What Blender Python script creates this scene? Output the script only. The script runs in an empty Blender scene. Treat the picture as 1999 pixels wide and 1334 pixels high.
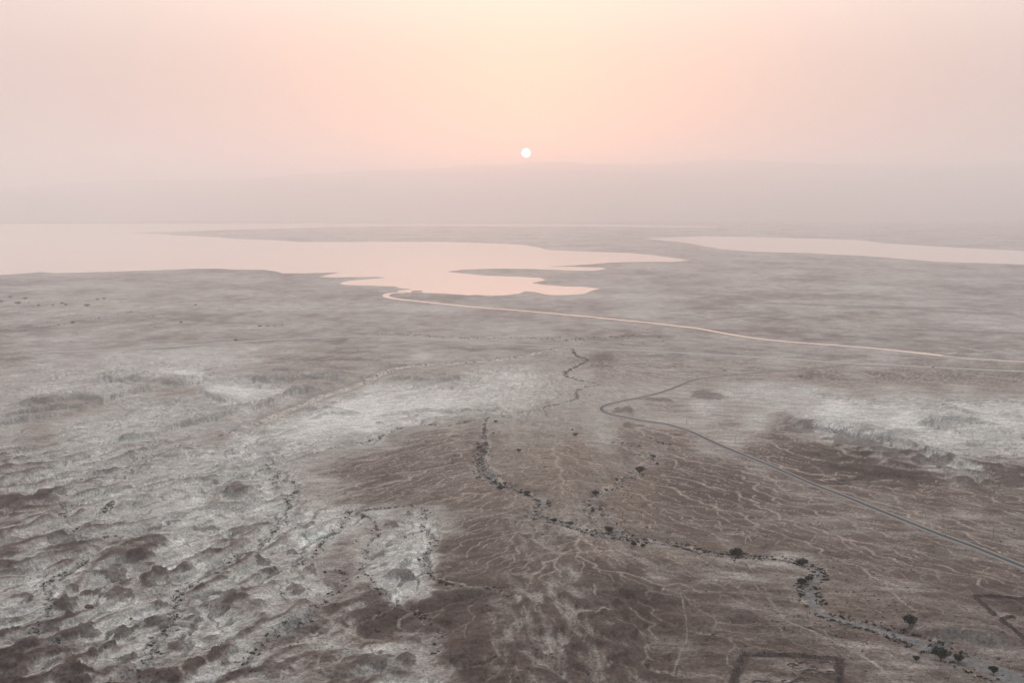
import bpy, bmesh, math, random
import numpy as np
from mathutils import Vector, Matrix
from mathutils.geometry import tessellate_polygon

scene = bpy.context.scene
R = math.radians

# ------------------------------------------------------------------ camera
CAM_Z = 450.0
PITCH = 8.54
F = 1944.0                      # focal length in photograph pixels (35 mm on 36 mm)
cam_d = bpy.data.cameras.new('camera')
cam_d.sensor_width = 36.0
cam_d.lens = 35.0
cam_d.clip_start = 1.0
cam_d.clip_end = 120000.0
cam = bpy.data.objects.new('camera', cam_d)
cam.location = (0, 0, CAM_Z)
cam.rotation_euler = (R(90 - PITCH), 0, 0)
scene.collection.objects.link(cam)
scene.camera = cam

# ------------------------------------------------------------------ sky and sun
SUN_EL = 2.20
SUN_AZ = 0.80                   # degrees to the right of straight ahead (+Y)
world = bpy.data.worlds.new('World')
scene.world = world
world.use_nodes = True
wt = world.node_tree
for n in list(wt.nodes):
    wt.nodes.remove(n)
def wn(kind, **kw):
    n = wt.nodes.new(kind)
    for k, v in kw.items():
        setattr(n, k, v)
    return n
def wmath(op, a, b=None, c=None):
    n = wn('ShaderNodeMath', operation=op)
    for i, s in enumerate((a, b, c)):
        if s is None: continue
        if isinstance(s, (int, float)): n.inputs[i].default_value = s
        else: wt.links.new(s, n.inputs[i])
    return n.outputs[0]
sky = wn('ShaderNodeTexSky', sky_type='NISHITA')
sky.sun_disc = False
sky.sun_elevation = R(SUN_EL)
sky.sun_rotation = R(SUN_AZ)
sky.altitude = 0.0
sky.air_density = 1.0
sky.dust_density = 4.0
sky.ozone_density = 1.0
sd = Vector((math.sin(R(SUN_AZ)) * math.cos(R(SUN_EL)), math.cos(R(SUN_AZ)) * math.cos(R(SUN_EL)), math.sin(R(SUN_EL))))
tc = wn('ShaderNodeTexCoord')
nrm = wn('ShaderNodeVectorMath', operation='NORMALIZE')
wt.links.new(tc.outputs['Generated'], nrm.inputs[0])
dot = wn('ShaderNodeVectorMath', operation='DOT_PRODUCT')
wt.links.new(nrm.outputs[0], dot.inputs[0])
dot.inputs[1].default_value = sd
sep = wn('ShaderNodeSeparateXYZ')
wt.links.new(nrm.outputs[0], sep.inputs[0])
# dusty veil: a warm glow round the sun over a pink-to-cream haze layer, on top of the clear-air sky
ang = wmath('ARCCOSINE', wmath('MINIMUM', dot.outputs['Value'], 1.0))          # radians from the sun
glow = wmath('POWER', 2.718, wmath('MULTIPLY', ang, -1.0 / 0.17))
el = wmath('MAXIMUM', sep.outputs['Z'], 0.0)
ramp = wn('ShaderNodeValToRGB')
cr = ramp.color_ramp
cr.interpolation = 'B_SPLINE'
RAMP = [(0.00, (0.34, 0.275, 0.295)), (0.07, (0.40, 0.295, 0.275)), (0.17, (0.62, 0.50, 0.45)), (0.30, (1.15, 1.05, 0.98)), (0.55, (1.22, 1.14, 1.06)), (1.0, (1.05, 1.04, 1.03))]
while len(cr.elements) < len(RAMP):
    cr.elements.new(0.5)
for e, (p, c) in zip(cr.elements, RAMP):
    e.position = p; e.color = (*c, 1)
wt.links.new(el, ramp.inputs[0])
# the half of the sky away from the low sun is dimmer and bluer
side = wn('ShaderNodeMapRange'); side.interpolation_type = 'SMOOTHSTEP'
side.inputs['From Min'].default_value = -0.75; side.inputs['From Max'].default_value = 0.75
wt.links.new(dot.outputs['Value'], side.inputs['Value'])
tint = wn('ShaderNodeMix', data_type='RGBA')
tint.inputs['A'].default_value = (0.32, 0.375, 0.43, 1); tint.inputs['B'].default_value = (1, 1, 1, 1)
wt.links.new(side.outputs[0], tint.inputs['Factor'])
veil = wn('ShaderNodeMix', data_type='RGBA', blend_type='MULTIPLY'); veil.inputs['Factor'].default_value = 1.0
wt.links.new(ramp.outputs[0], veil.inputs['A']); wt.links.new(tint.outputs['Result'], veil.inputs['B'])
def bg(color, strength):
    b = wn('ShaderNodeBackground')
    if isinstance(color, tuple): b.inputs[0].default_value = (*color, 1)
    else: wt.links.new(color, b.inputs[0])
    if isinstance(strength, (int, float)): b.inputs[1].default_value = strength
    else: wt.links.new(strength, b.inputs[1])
    return b.outputs[0]
def add(a, b):
    n = wn('ShaderNodeAddShader')
    wt.links.new(a, n.inputs[0]); wt.links.new(b, n.inputs[1])
    return n.outputs[0]
SKY_N, SKY_V, SKY_G, SKY_D = 0.002, 1.02, 0.80, 22.0
disc = wn('ShaderNodeMapRange')
disc.interpolation_type = 'SMOOTHSTEP'
disc.inputs['From Min'].default_value = R(0.258)
disc.inputs['From Max'].default_value = R(0.228)
wt.links.new(ang, disc.inputs['Value'])
total = add(bg(sky.outputs[0], SKY_N), bg(veil.outputs['Result'], SKY_V))
total = add(total, bg((1.0, 0.42, 0.10), wmath('MULTIPLY', glow, SKY_G)))
total = add(total, bg((1.0, 0.86, 0.62), wmath('MULTIPLY', disc.outputs[0], SKY_D)))
out = wn('ShaderNodeOutputWorld')
wt.links.new(total, out.inputs['Surface'])
world.cycles.sampling_method = 'MANUAL'
world.cycles.sample_map_resolution = 1024

sun_d = bpy.data.lights.new('sun', 'SUN')
sun_d.energy = 0.42
sun_d.angle = R(0.53)
sun_d.color = (1.0, 0.28, 0.03)
sun = bpy.data.objects.new('sun', sun_d)
sun.rotation_euler = (-sd).to_track_quat('-Z', 'Y').to_euler()
sun.location = (0, 3000, 3000)
scene.collection.objects.link(sun)

vs = scene.view_settings
vs.view_transform = 'Standard'
vs.look = 'None'
vs.exposure = 0.3
vs.gamma = 1.0
cy = scene.cycles
cy.use_denoising = True
cy.max_bounces = 16
cy.volume_bounces = 10
cy.diffuse_bounces = 3
cy.sample_clamp_indirect = 4.0

# ------------------------------------------------------------------ ground profile and pixel -> ground
PY = np.array([-6000, 0, 600, 800, 1000, 1250, 1500, 1750, 2000, 2300, 2600, 3000, 3400, 90000.0])
PZ = np.array([220, 215, 150, 130, 113, 93, 75, 58, 42, 25, 12, 4, 0.0, 0.0])
def zbase(y):
    return np.interp(y, PY, PZ)
cp, sp = math.cos(R(PITCH)), math.sin(R(PITCH))
def ray(u, v):
    a = (u - 999.5) / F
    b = (667.0 - v) / F
    return a, cp + sp * b, -sp + cp * b
def gpt(u, v):
    """where the sight line through photograph pixel (u, v) meets the smooth ground profile"""
    dx, dy, dz = ray(u, v)
    lo, hi = 100.0, 80000.0
    for _ in range(60):
        m = math.sqrt(lo * hi)
        if CAM_Z + dz / dy * m > float(zbase(m)): lo = m
        else: hi = m
    return (dx / dy * lo, lo)
def proj(x, y, z):
    w = y * cp - (z - CAM_Z) * sp
    return 999.5 + F * x / w, 667.0 - F * (y * sp + (z - CAM_Z) * cp) / w
# reading frames: enlarged windows of the photograph (origin, scale)
FR = {'A': (0, 400, 2.856), 'B': (650, 400, 2.856), 'C': (1300, 400, 2.86),
      'D': (0, 650, 3.812), 'E': (500, 650, 3.812), 'G': (1000, 650, 3.812), 'H': (1499, 650, 3.812),
      'I': (0, 984, 3.812), 'J': (500, 984, 3.812), 'K': (1000, 984, 3.812), 'L': (1499, 984, 3.812),
      'W': (900, 800, 4.9975), 'P': (0, 0, 1.0)}
def px(spec):
    """'K 10,20 30,40 L 1,2' -> photograph pixels"""
    res, f = [], None
    for tok in spec.split():
        if tok in FR: f = FR[tok]; continue
        a, b = tok.split(',')
        res.append((f[0] + float(a) / f[2], f[1] + float(b) / f[2]))
    return res
def ground_line(spec):
    return np.array([gpt(u, v) for u, v in px(spec)])
def smooth(pts, n=2):
    for _ in range(n):
        q = [pts[:1]]
        a, b = pts[:-1], pts[1:]
        q = np.empty((len(a) * 2 + 2, 2))
        q[0] = pts[0]; q[-1] = pts[-1]
        q[1:-1:2] = a * .75 + b * .25
        q[2:-1:2] = a * .25 + b * .75
        pts = q
    return pts

# ------------------------------------------------------------------ noise
_rs = np.random.RandomState(7)
_perm = np.concatenate([_rs.permutation(4096)] * 3).astype(np.int32)
_gang = _rs.rand(4096) * 2 * np.pi
_gx, _gy = np.cos(_gang).astype(np.float32), np.sin(_gang).astype(np.float32)
def noise(x, y, s, seed=0):
    x = np.asarray(x, np.float64) / s + seed * 17.13
    y = np.asarray(y, np.float64) / s - seed * 9.71
    xi = np.floor(x); yi = np.floor(y)
    fx = (x - xi).astype(np.float32); fy = (y - yi).astype(np.float32)
    xi = xi.astype(np.int64) & 4095; yi = yi.astype(np.int64) & 4095
    u = fx * fx * fx * (fx * (fx * 6 - 15) + 10)
    w = fy * fy * fy * (fy * (fy * 6 - 15) + 10)
    def g(dx, dy):
        h = _perm[_perm[(xi + dx) & 4095] + ((yi + dy) & 4095)]
        return _gx[h] * (fx - dx) + _gy[h] * (fy - dy)
    a = g(0, 0); b = g(1, 0); c = g(0, 1); d = g(1, 1)
    a = a + u * (b - a); c = c + u * (d - c)
    return (a + w * (c - a)) * 1.5
def fbm(x, y, s, oct=4, seed=0, gain=0.5):
    r = 0; amp = 1; t = 0
    for k in range(oct):
        r = r + amp * noise(x, y, s / 2 ** k, seed + k * 3)
        t += amp; amp *= gain
    return r / t
def ridged(x, y, s, oct=3, seed=0):
    r = 0; amp = 1; t = 0
    for k in range(oct):
        r = r + amp * (1 - np.abs(noise(x, y, s / 2 ** k, seed + k * 3)) * 1.6)
        t += amp; amp *= 0.5
    return r / t
def sstep(a, b, x):
    t = np.clip((x - a) / (b - a), 0, 1)
    return t * t * (3 - 2 * t)

# ------------------------------------------------------------------ ground grid (rows denser near by, columns fan out with distance)
NT, TM = 1500, 0.72
tcore = np.linspace(-TM, TM, NT)
tside = TM + (4.0 - TM) * (np.linspace(0, 1, 29)[1:] ** 2)
T = np.concatenate([-tside[::-1], tcore, tside])
yy = np.geomspace(430, 70000, 6000)
vv = proj(0, yy, zbase(yy))[1]
V0, V1 = 1350.0, 434.0
vrow = np.linspace(V0, V1, 720)
Y = np.interp(-vrow, -vv, yy)
Y = np.concatenate([[-5000, -2500, -1200, -500, 0, 250, 400], Y[Y > 420], [17500, 20500, 25000, 32000, 42000]])
NR, NC = len(Y), len(T)
GX = (np.maximum(Y, 420.0)[:, None] * T[None, :])
GY = np.repeat(Y[:, None], NC, 1)
ZB = zbase(GY)
GU, GV = proj(GX, np.maximum(GY, 300), ZB)

def stroke(line, width, prof, into, mode='max', reach=None, signed=False):
    """rasterise a world polyline into a vertex field; width in metres (number or per-vertex array), prof(d/width)"""
    line = np.asarray(line, float)
    wv = np.broadcast_to(np.asarray(width, float), (len(line),))
    for k in range(len(line) - 1):
        (x0, y0), (x1, y1) = line[k], line[k + 1]
        w0, w1 = wv[k], wv[k + 1]
        rr = (reach or 1.0) * max(w0, w1)
        ya, yb = min(y0, y1) - rr, max(y0, y1) + rr
        j0, j1 = np.searchsorted(Y, ya), np.searchsorted(Y, yb) + 1
        if j1 - j0 < 1: continue
        xa, xb = min(x0, x1) - rr, max(x0, x1) + rr
        yc0, yc1 = max(ya, 420), max(yb, 420)
        ta = min(xa / yc0, xa / yc1); tb = max(xb / yc0, xb / yc1)
        i0, i1 = max(np.searchsorted(T, ta) - 1, 0), np.searchsorted(T, tb) + 1
        if i1 <= i0: continue
        sx, sy = GX[j0:j1, i0:i1], GY[j0:j1, i0:i1]
        ex, ey = x1 - x0, y1 - y0
        L2 = ex * ex + ey * ey + 1e-9
        s = np.clip(((sx - x0) * ex + (sy - y0) * ey) / L2, 0, 1)
        d = np.hypot(sx - x0 - s * ex, sy - y0 - s * ey)
        val = prof(d / (w0 + (w1 - w0) * s))
        sub = into[j0:j1, i0:i1]
        if mode == 'max': np.maximum(sub, val, out=sub)
        elif mode == 'min': np.minimum(sub, val, out=sub)
soft = lambda q: 1 - sstep(0.4, 1.0, q)
gauss = lambda q: np.exp(-(q * q) * 2.0) * (1 - sstep(.9, 1.3, q))
def field(): return np.zeros((NR, NC), np.float32)

# ------------------------------------------------------------------ materials
def new_mat(name):
    m = bpy.data.materials.new(name)
    m.use_nodes = True
    return m, m.node_tree, m.node_tree.nodes['Principled BSDF']
def plain(name, col, rough=0.9, var=0.25, scale=1.5, spec=0.2):
    """one colour broken up by a little procedural mottling"""
    m, nt, b = new_mat(name)
    tcn = nt.nodes.new('ShaderNodeTexCoord')
    nz = nt.nodes.new('ShaderNodeTexNoise'); nz.inputs['Scale'].default_value = scale; nz.inputs['Detail'].default_value = 6
    nt.links.new(tcn.outputs['Object'], nz.inputs['Vector'])
    mx = nt.nodes.new('ShaderNodeMix'); mx.data_type = 'RGBA'
    mx.inputs['A'].default_value = (*[c * (1 - var) for c in col], 1)
    mx.inputs['B'].default_value = (*[min(1, c * (1 + var)) for c in col], 1)
    nt.links.new(nz.outputs['Fac'], mx.inputs['Factor'])
    nt.links.new(mx.outputs['Result'], b.inputs['Base Color'])
    b.inputs['Roughness'].default_value = rough
    b.inputs['Specular IOR Level'].default_value = spec
    return m
def link(o, parent=None, **props):
    scene.collection.objects.link(o)
    if parent is not None: o.parent = parent
    for k, v in props.items(): o[k] = v
    return o
def mesh_obj(name, verts, faces, m, parent=None, smooth_shade=False, **props):
    me = bpy.data.meshes.new(name)
    me.from_pydata([tuple(map(float, p)) for p in verts], [], [tuple(map(int, f)) for f in faces])
    if m is not None: me.materials.append(m)
    if smooth_shade: me.polygons.foreach_set('use_smooth', [True] * len(me.polygons))
    me.update()
    return link(bpy.data.objects.new(name, me), parent, **props)

# ------------------------------------------------------------------ layout read from the photograph
# lightness of the soil: 0 dark brown gravel .. 9 bare marl; a cell is 50 x 30 photograph pixels, first row at v = 705
PALE = """
4555666665 4444445545 4443444444 5444544444
5565667855 4444544467 7654444444 4334333333
5666654488 7545777777 7655555466 6654554544
5444566656 5568888877 7555544655 6687776777
5456666655 6788976545 5556455546 4677786677
5456665547 6776643334 5547333454 3466667766
5556655677 6654433334 4434343443 2222546656
4566556666 6543333344 4434432334 3222234543
5554666655 6443333334 3344222223 4323222533
2246656755 7543333333 4443222222 3443432333
3445556776 6676556433 4454333334 3344344433
4554556656 5775457533 4454433333 3344344344
3434335755 5653566323 3434454343 3333333434
3555437645 5543676333 3333434454 5433333333
5655544655 5643576333 3352243444 4543333333
5564446454 5653376323 3543233333 3544343333
6636675463 5423322224 5553223333 3455433332
5345536564 5433222234 5433223332 4445543333
3334565545 3344234323 4432334333 3333454443
2333553345 3345654323 4433323333 3344344544
2343323364 4323435423 3533333333 4333443444
2232233244 4432366422 3333333334 4334344444
"""
PM = np.array([[int(c) for c in r.replace(' ', '')] for r in PALE.strip().splitlines()], np.float32)
PM[8:, :14] = 4.9 + (PM[8:, :14] - 4.6) * .72          # the marl country: even out the broad patches, relief does the rest
PM[8:, 17:] = np.where(PM[8:, 17:] > 3, 3 + (PM[8:, 17:] - 3) * .62, PM[8:, 17:])

# dry stream beds: (name, line, bed width m, cut depth m, shrubs per 100 m, phrase for the labels)
WADIS = [
 ('main', 'L 1900,1330 1760,1240 1600,1190 1420,1135 1230,1080 1100,1020 1000,980 850,930 700,890 560,860 430,820 370,780 330,720 310,660 300,610 350,560 400,530 370,490 300,450 200,425 100,405 0,395 '
          'K 1750,390 1500,375 1380,345 1280,310 1150,290 1000,270 850,255 700,235 580,205 480,165 400,145 300,125 200,100 110,75 140,45 220,25 '
          'W 820,920 780,880 700,850 640,810 540,775 450,740 380,710 320,690 305,640 285,590 200,540 185,480 215,430 240,370 245,310',
  [26, 22, 20, 17, 12, 12, 11, 10, 10, 9, 9, 9, 9, 9, 9, 8, 7, 6, 6, 6, 6, 6] + [6] * 6 + [7] * 13 + [6] * 5 + [9, 12, 14, 14, 12, 10, 9, 9, 9, 9], 2.0, 26, 'grey gravel bed that winds out beside the square stone enclosure'),
 ('mainup', 'W 245,310 232,250 228,180 240,110 250,70', [8, 5, 4, 4, 4], 1.5, 16, 'narrow gully joining the long shrub-lined streambed'),
 ('right', 'W 1600,1240 1500,1170 1430,1090 1290,1000 1300,920 1380,840 1500,770 1620,700 1700,620 1790,560 1880,490 1820,450 1740,410 1660,370 1540,320', [10] * 15, 1.0, 12, 'tan sandy wash below the road bend'),
 ('valley', 'D 380,1250 500,1190 600,1160 750,1140 900,1080 950,1020 1030,950 1130,895 1250,860 1380,820 1500,800 1600,790 1650,750 1720,720 1860,705 '
            'E 150,600 280,560 400,510 500,460 650,420 800,370 900,310 1000,270 1150,240 1400,220 1600,215 1906,185 G 150,155 300,130 400,105', [7] * 15 + [14] * 15, 3.0, 7, 'streambed cutting between the layered marl terraces'),
 ('divide', 'E 0,970 80,965 250,935 400,895 480,875 580,840 700,820 850,795 950,755 1050,720 1150,680 1250,680 1400,695 1550,665 1700,620 1906,590 '
            'G 100,575 230,548 330,530 420,505 490,480 475,440 500,410 600,395 660,380 600,370 500,350 420,325 380,300 440,265 530,225 570,195 490,180 460,150 440,115', [5] * 16 + [6] * 19, 2.0, 16, 'gully dividing pale marl from brown gravel plain'),
 ('link', 'E 80,965 90,1000 180,1030 130,1080 100,1125 250,1135', [4] * 6, 1.5, 14, 'short twisting gully in the marl'),
 ('west', 'E 220,1080 310,1110 300,1170 240,1210 240,1290 J 235,40 200,100 130,180 60,250 0,330 '
          'I 1750,370 1660,440 1600,510 1470,560 1380,600 1320,670 1280,740 1260,800 1330,850 1280,910 1180,950 1120,1010 1150,1080 1060,1140 950,1200 950,1280 1000,1340', [5] * 10 + [6] * 17, 2.5, 17, 'dark streambed winding through the brown-capped knolls'),
 ('farwest', 'D 760,1320 850,1240 I 800,10 740,60 660,120 560,170 510,210 650,235 740,235 850,210 940,230 900,270 800,310 720,330 650,380 600,440 480,490 400,530 320,560 360,620 370,700 360,800 320,860 250,930 240,970 350,985 450,1010', [5] * 27, 2.0, 16, 'thin gully looping between the marl knolls'),
 ('nook', 'D 600,1270 480,1240 I 470,0 460,50 480,100', [6] * 5, 2.0, 18, 'short shady gully under a marl bank'),
 ('mid', 'E 760,1320 J 670,35 690,90 640,140 590,190 510,240 480,300 450,350 370,410 280,430', [5] * 10, 2.0, 14, 'gully running below the pale marl spur'),
 ('spur', 'J 670,35 750,50 900,30 1180,10 1290,50 1230,140 1240,190 1330,260 1320,320 1270,350 1210,410 1280,470 1310,540 1400,580 1550,610 1700,610 1850,640 1906,700', [5] * 18, 2.0, 16, 'gully curling round the pale flat-topped mound'),
 ('spurwest', 'J 740,60 880,110 890,180 910,230 840,270 820,340 820,400 760,460 880,590 960,690 1050,750 1150,790 1240,840 1300,890 1420,930 1350,1000 1330,1080 1310,1120', [4] * 18, 1.2, 12, 'shallow runnel west of the flat-topped mound'),
 ('south', 'J 510,490 600,490 700,520 690,580 660,620 580,650 480,690 440,760 420,820 360,870 250,920 150,980 40,1010 20,1060 I 1800,1180 1780,1240', [6] * 16, 2.0, 15, 'gully at the foot of the brown gravel hills'),
 ('plain', 'A 0,730 180,690 380,665 550,632 680,610 800,580 1000,565', [8] * 7, 0.0, 5, 'line of brush crossing the far grey plain'),
 ('delta', 'B 180,715 380,725 600,735 800,748 950,745 1050,738 1200,750 1300,765 1400,745 1500,740', [14] * 10, 0.0, 13, 'green flats where the streambeds meet the highway'),
 ('delta2', 'G 270,40 350,30 450,45 560,40 640,30 760,38 900,10', [14] * 7, 0.0, 12, 'green flats where the streambeds meet the highway'),
 ('roadgully', 'G 1060,800 1120,825 1180,835', [4] * 3, 0.8, 20, 'tan sandy wash below the road bend'),
 ('eastgully', 'H 180,690 290,730 370,710 H 1090,880 1180,925 1300,970 1420,1010 1530,1080 1650,1140 1750,1200', [4] * 10, 1.5, 5, 'gully at the foot of the dark eastern ridge'),
]
# bare pale tracks and runnels
TRACKS = [('J 490,820 560,860 600,910 720,960 850,1010 950,1040 1100,1110', 5.0), ('J 1200,790 1080,860 1050,920 1130,960 1280,985', 2.5),
          ('L 0,700 130,880 300,930 450,1010 600,1080 800,1180 900,1290 940,1334', 3.0), ('K 1250,640 1290,850 1310,1000 1230,1140 1200,1290', 1.2),
          ('G 1230,790 1350,850 1500,920 1700,1010 H 0,1060 120,1180 300,1210', 2.5), ('K 0,640 150,655 300,700 420,760 500,800 600,830 720,800', 4.0),
          ('K 700,890 850,950 980,980 1080,1010', 2.0), ('H 0,920 180,945 320,990 440,1050 400,1075', 2.4), ('I 1906,1200 1800,1150 1650,1200 1350,1130 1320,1230 1400,1300', 2.5),
          ('J 0,1010 100,1040 300,1050 480,1060 520,1110 440,1200 510,1280', 2.0), ('G 1080,300 1160,260 1200,240', 2.5), ('H 1060,460 1110,420 1110,395', 3.0),
          ('H 1140,330 1190,285', 3.0), ('H 1395,310 1405,290', 3.0), ('H 560,290 630,250', 4.0), ('B 1160,225 1300,215 1400,211 1650,210', 14.0),
          ('G 1380,400 1480,420 1560,470 1620,520', 6.0), ('G 930,610 1050,590 1200,580 1320,590 1500,600', 3.0), ('G 1060,600 1180,570 1300,540', 2.5),
          ('G 750,700 700,760 740,790 770,740 760,700', 9.0), ('G 640,740 690,720 740,680 860,650', 9.0), ('G 880,690 960,730 1030,770 1070,800', 4.0),
          ('G 520,160 620,210 680,300 770,360', 2.0), ('G 850,390 790,400 700,420', 3.0), ('K 140,250 260,340 420,380 600,350 860,350', 4.0),
          ('L 700,600 880,620 960,700 1030,760 1120,830', 3.0)]
ROAD = 'L 2100,555 1906,475 1500,310 1280,235 1000,120 700,0 H 600,1230 350,1140 130,1040 0,985 G 1700,905 1500,820 1350,745 1200,695 1100,675 950,655 850,635 750,615 690,595 660,575 665,555 700,540 800,515 950,485 1100,450 1250,395 1350,350 1500,330 1700,310 1906,292 H 160,285 300,275 450,255 560,242 640,236'
HIGHWAY = 'P 60,690 210,684 360,676 450,669 560,662 720,656 815,662 1000,672 1110,678 G 550,120 900,132 1300,152 1906,188 H 300,208 550,226 800,240 1100,250 1400,268 1700,282 1906,290 2300,308'
CANAL = 'B 400,492 340,491 305,497 290,508 310,519 380,529 500,541 600,552 800,572 1000,587 1200,604 1400,622 1600,643 1800,662 2000,686 C 200,695 400,732 560,755 800,775 1100,797 1400,825 1650,855 H 600,97 900,125 1200,165 1500,195 1906,218 2300,240'
LAKE = ('P -900,556 -400,545 A 0,393 190,378 230,374 290,381 430,378 660,372 850,365 1000,360 1090,355 1250,357 1300,362 1470,362 1560,375 1570,383 1700,382 1900,377 1840,388 1780,402 '
        'B 0,405 250,402 290,407 100,422 35,437 60,447 350,455 370,465 440,470 360,480 360,486 500,492 620,495 700,500 760,505 800,502 870,508 960,505 1040,495 1070,483 1120,485 1180,500 1230,505 1320,503 1400,497 1440,480 1490,467 '
        '1390,457 1300,455 1180,447 1110,436 1190,420 1150,407 1000,400 850,395 700,380 635,373 720,362 900,355 1100,358 1300,365 1450,368 1525,358 1500,350 1350,346 1200,345 1400,335 1550,322 1700,318 1900,318 1990,310 '
        '1930,300 1780,280 1650,268 1500,263 1200,252 1160,240 1060,222 870,214 600,206 200,205 A 2000,206 1700,207 1500,196 1220,187 1300,184 1000,170 850,160 700,158 1000,149 1300,138 1700,128 B 0,123 600,119 1300,121 2000,125 C 290,127 '
        'P 1402,441.5 1200,438 900,436 400,436 -100,437 -900,439')
POND = ('B 1730,188 1850,182 C 0,183 200,175 400,178 600,183 900,190 1100,198 1200,213 1500,232 2000,258 2700,295 2700,365 2000,333 1500,317 1300,300 1100,285 800,270 500,262 320,248 200,228 100,210 0,200')
# camera-facing scarps: (line, height m, falloff behind m)
SCARPS = [('D 100,545 380,535 570,510 640,535 760,545 900,480 1060,445 1120,440', 13, 90), ('D -60,650 130,610 250,590 450,570 640,565', 8, 60), ('D -60,700 200,665 350,640 480,605', 9, 60),
          ('D 700,380 800,370 1010,375 1150,395 1290,410 1450,385 1520,360', 14, 120), ('D 1150,545 1260,520 1380,515', 6, 50), ('D 1100,800 1160,770 1240,740 1350,695 1560,680 1720,620 1800,590', 11, 70),
          ('D 1500,440 1570,510 1700,520 1760,480', 9, 80), ('D 780,840 900,815 1100,785', 5, 40), ('E -20,580 100,545 180,500 230,470 370,450 480,440', 14, 90), ('E -150,360 160,370 300,350 480,345 660,380', 13, 110),
          ('E 0,330 200,310 420,305 600,290 760,275 900,240', 9, 90), ('E 960,360 1100,345 1250,370 1420,365 1600,330', 8, 80), ('E 430,650 600,610 750,605', 6, 60), ('E 900,630 1150,600 1300,585 1500,605 1650,580 1900,570', 5, 60),
          ('H 1140,640 1400,660 1700,690', 6, 60), ('H 1120,690 1300,705 1480,765 1530,800', 7, 50), ('H 1380,570 1550,605', 5, 60), ('H 1560,560 1750,620 1940,645', 6, 60),
          ('H 150,680 350,730 500,745 700,785 850,800 1000,815 1120,860 1250,930 1400,980', 10, 120), ('D 840,960 950,930 1010,945', 5, 40), ('D 200,690 110,820', 5, 40), ('D 1650,1170 1720,1240 1850,1230', 7, 60),
          ('J 150,980 300,880 440,800', 6, 50), ('J 1180,430 1080,470 1000,520', 5, 40), ('E 240,600 300,570 420,570 600,590', 5, 60), ('L 1190,1060 1350,1040 1450,1000 1560,1040 1700,1030 1900,1080', 5, 40)]
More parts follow.
